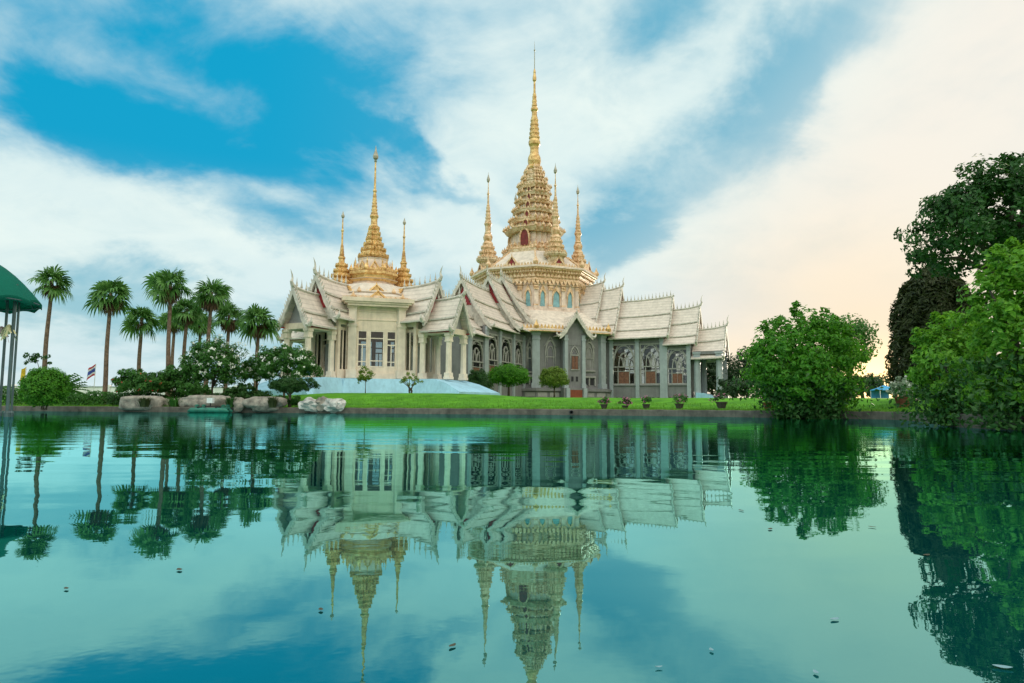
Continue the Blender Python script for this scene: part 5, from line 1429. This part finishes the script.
def aerator():
    x, y = (212 - 512) / F * 50.3, 50.3
    t = thing('pond_aerator', 'low green plastic float with a white motor box on top, by the wide rock', 'pond aerator', (x, y, 0.0))
    for dy in (-.35, .35):
        b = MB(); b.tube([(-1.45, dy, .10), (-1.2, dy, .17), (1.2, dy, .17), (1.45, dy, .10)], [.06, .20, .20, .06], 10); b.build('pontoon', M['green_plastic'], t, True)
    b = MB()
    for dx in (-.7, .6): b.box((dx, 0, .38), (.10, .95, .08))
    b.box((.2, 0, .44), (1.1, .09, .07)); b.build('frame', M['black'], t)
    for dx in (-.95, -.45, .95, 1.25):
        w = MB()
        for k in range(8):
            a = k * math.pi / 4; w.box((dx, .25 * math.cos(a), .30 + .25 * math.sin(a)), (.20, .07, .07))
        w.tube([(dx - .12, 0, .30), (dx + .12, 0, .30)], .12, 8); w.build('paddle_wheel', M['green_plastic'], t)
    MB().tube([(.0, 0, .4), (.0, 0, .72)], .05, 8).build('mast', M['black'], t)
    MB().box((0, 0, .87), (.40, .36, .36)).build('motor_box', M['white'], t)
aerator()

def flag(label, px, D, ph, bands, w, h, tilt):
    x, y, z = spot(px, D); t = thing('flag', label, 'flag', (x, y, z)); top = (tilt, 0, ph)
    MB().tube([(0, 0, z), (tilt, 0, z + ph)], .03, 6).build('pole', M['white'], t)
    z0 = ph
    for (a, b_, m) in bands:
        v, f = [], []
        for i in range(9):
            u = i / 8; sag = -.55 * w * u ** 1.2
            for q in (a, b_):
                v.append((tilt - w * u * .75 - .12 * q, .12 * math.sin(u * 7 + q), ph - h * q + sag + .05 * math.sin(u * 9)))
        f = [(2 * i, 2 * i + 1, 2 * i + 3, 2 * i + 2) for i in range(8)]
        raw('flag_band', v, f, M[m], t)
flag('red, white and blue striped flag hanging from a pole between two palm trunks', 95, 66, 3.4, [(0, .17, 'flag_red'), (.17, .33, 'white'), (.33, .67, 'flag_blue'), (.67, .83, 'white'), (.83, 1, 'flag_red')], 1.0, 1.1, .05)
flag('yellow flag on a pole beyond the round bush, near the canopy posts', 26, 64, 3.2, [(0, 1, 'flag_yellow')], .6, 1.1, .0)

def boundary_wall():
    D = 92; x0, x1 = (-80 - 512) / F * D, (300 - 512) / F * D; z = 1.7
    t = thing('boundary_wall', 'long low white boundary wall seen between the shrubs on the left', 'wall', ((x0 + x1) / 2, D, z)); L = x1 - x0; n = int(L / 4)
    b = MB().box((0, 0, z + .35), (L, .2, 1.5)); b.build('wall', M['white'], t)
    MB().box((0, 0, z + 1.16), (L, .34, .11)).build('coping', M['marble_pale'], t)
    for k in range(n + 1): MB().box((-L / 2 + L * k / n, 0, z + .5), (.42, .42, 1.8)).build('pillar', M['white'], t)
boundary_wall()

# bright blue drum by the corner column of the pavilion porch
x, y = (308.5 - 512) / F * 66.0, 66.0
t = thing('water_drum', 'bright blue plastic drum standing at the left porch column of the pavilion', 'drum', (x, y, 3.36))
b = MB().lathe([(.26, 3.36), (.29, 3.42), (.29, 3.78), (.305, 3.80), (.305, 3.84), (.29, 3.86), (.29, 4.2), (.305, 4.22), (.305, 4.26), (.29, 4.28), (.28, 4.5), (.25, 4.54)], n=20); b.build('body', M['blue_plastic'], t)
MB().lathe([(.26, 4.54), (.26, 4.60), (.24, 4.61)], n=20).build('lid', M['blue_plastic'], t)

# small blue market tent in the far glow
x, y, z = spot(884, 92)
t = thing('blue_tent', 'small blue tent at the far end of the lawn under the sun glow', 'tent', (x, y, z))
MB().lathe([(1.8, z + 1.0), (1.75, z + 1.08), (.9, z + 1.35), (.06, z + 1.7)], n=4, rot=math.pi / 4).build('roof', M['blue_plastic'], t)
MB().box((0, 1.2, z + .5), (2.4, .04, 1.0)).build('back_sheet', M['blue_plastic'], t)
for sx in (-1.2, 1.2):
    for sy in (-1.2, 1.2): MB().tube([(sx, sy, z - .1), (sx, sy, z + 1.03)], .04, 6).build('post', M['white'], t)

# stub of a drain pipe in the kerb
t = thing('drain_pipe', 'short black drain pipe end sticking out of the kerb below the small gabled bay', 'pipe', ((571.5 - 512) / F * 46.2, 46.25, .2))
b = MB().rings([[((r) * math.cos(2 * math.pi * i / 14), yy, .2 + r * math.sin(2 * math.pi * i / 14)) for i in range(14)] for r, yy in ((.12, .5), (.12, -.1), (.09, -.1), (.09, .4))]); b.build('pipe', M['black'], t)

# leaves and petals adrift on the water
def floater(label, px, py, L, m, curl=.0012):
    # where the sight line meets the water, worked out once from the picture
    el = (405.9 + (px - 512) * .0052 - py) / F
    d = CAM_H / -el; x = (px - 512) / F * d
    L *= .62 if m == 'petal_float' else .5
    v, f = [], []; a = rng.uniform(0, 3.14); n = 6
    for i in range(n + 1):
        u = i / n - .5; w = L * .26 * math.cos(u * math.pi) ** .7 if abs(u) < .5 else 0
        for s_ in (-1, 0, 1):
            lx, ly = u * L, s_ * max(w, .001)
            v.append((lx * math.cos(a) - ly * math.sin(a), lx * math.sin(a) + ly * math.cos(a), 0.003 + curl * abs(s_) + curl * 1.2 * (2 * u) ** 2))
    for i in range(n):
        for k in (0, 1): f.append((3 * i + k, 3 * i + k + 1, 3 * i + k + 4, 3 * i + k + 3))
    o = raw('floating_leaf', v, f, M[m], None, (x, d, 0))
    tag(o, label, 'leaf', 'leaves and petals adrift on the pond')
floater('pale blue-white petal floating lowest right of the tower reflection', 706, 641, .030, 'petal_float')
floater('faint white petal floating left of the pale blue one near the bottom edge', 655, 657, .026, 'petal_float')
floater('white petal floating nearest the bottom edge below the tower reflection', 684, 675, .030, 'petal_float')
floater('larger white petal floating near the bottom edge, right of the other petals', 806, 662, .034, 'petal_float')
floater('long pale leaf floating at the bottom right under the tree reflection', 986, 657, .06, 'petal_float')
floater('brown leaf floating on the left below the palm reflections', 189, 565, .07, 'leaf_float')
floater('dark leaf floating at far left below the canopy reflection', 80, 583, .05, 'leaf_float')
floater('brown leaf floating under the right end of the roof reflection', 766, 526, .08, 'leaf_float')
floater('small brown leaf floating between the two bush reflections', 866, 524, .07, 'leaf_float')
floater('small leaf floating left of the bush reflection', 738, 508, .08, 'leaf_float')
floater('brown leaf floating right of the bush reflection, nearer than its neighbour', 918, 551, .07, 'leaf_float')
floater('faint pale leaf floating in the middle of the pond below the bush reflection', 826, 612, .05, 'petal_float')
floater('brown leaf floating beside the pavilion spire reflection', 456, 637, .05, 'leaf_float')
floater('small brown leaf floating left of the pavilion spire reflection', 328, 603, .05, 'leaf_float')

# rough uncut grass along the pond edge and scattered over the near lawn
def lawn_grass():
    v, f = [], []
    for i in range(26000):
        b = rng.uniform(-37, 31); d = .5 + rng.exponential(1.1) if rng.random() < .6 else rng.uniform(.5, 9)
        r = shore(b) + d; x, y = r * math.sin(R_(b)), r * math.cos(R_(b)); z = gz(x, y)
        h = (.10 + .16 * max(0, mnoise.noise(Vector((x * .8, y * .8, 3))))) * rng.uniform(.6, 1.5); a = rng.uniform(0, 6.283); w = .022
        lx, ly = rng.normal() * .06, rng.normal() * .06; o = len(v)
        v += [(x - w * math.cos(a), y - w * math.sin(a), z - .02), (x + w * math.cos(a), y + w * math.sin(a), z - .02), (x + lx, y + ly, z + h)]
        f.append((o, o + 1, o + 2))
    g = raw('grass', v, f, M['grass_blade']); tag(g, kind='stuff')
lawn_grass()
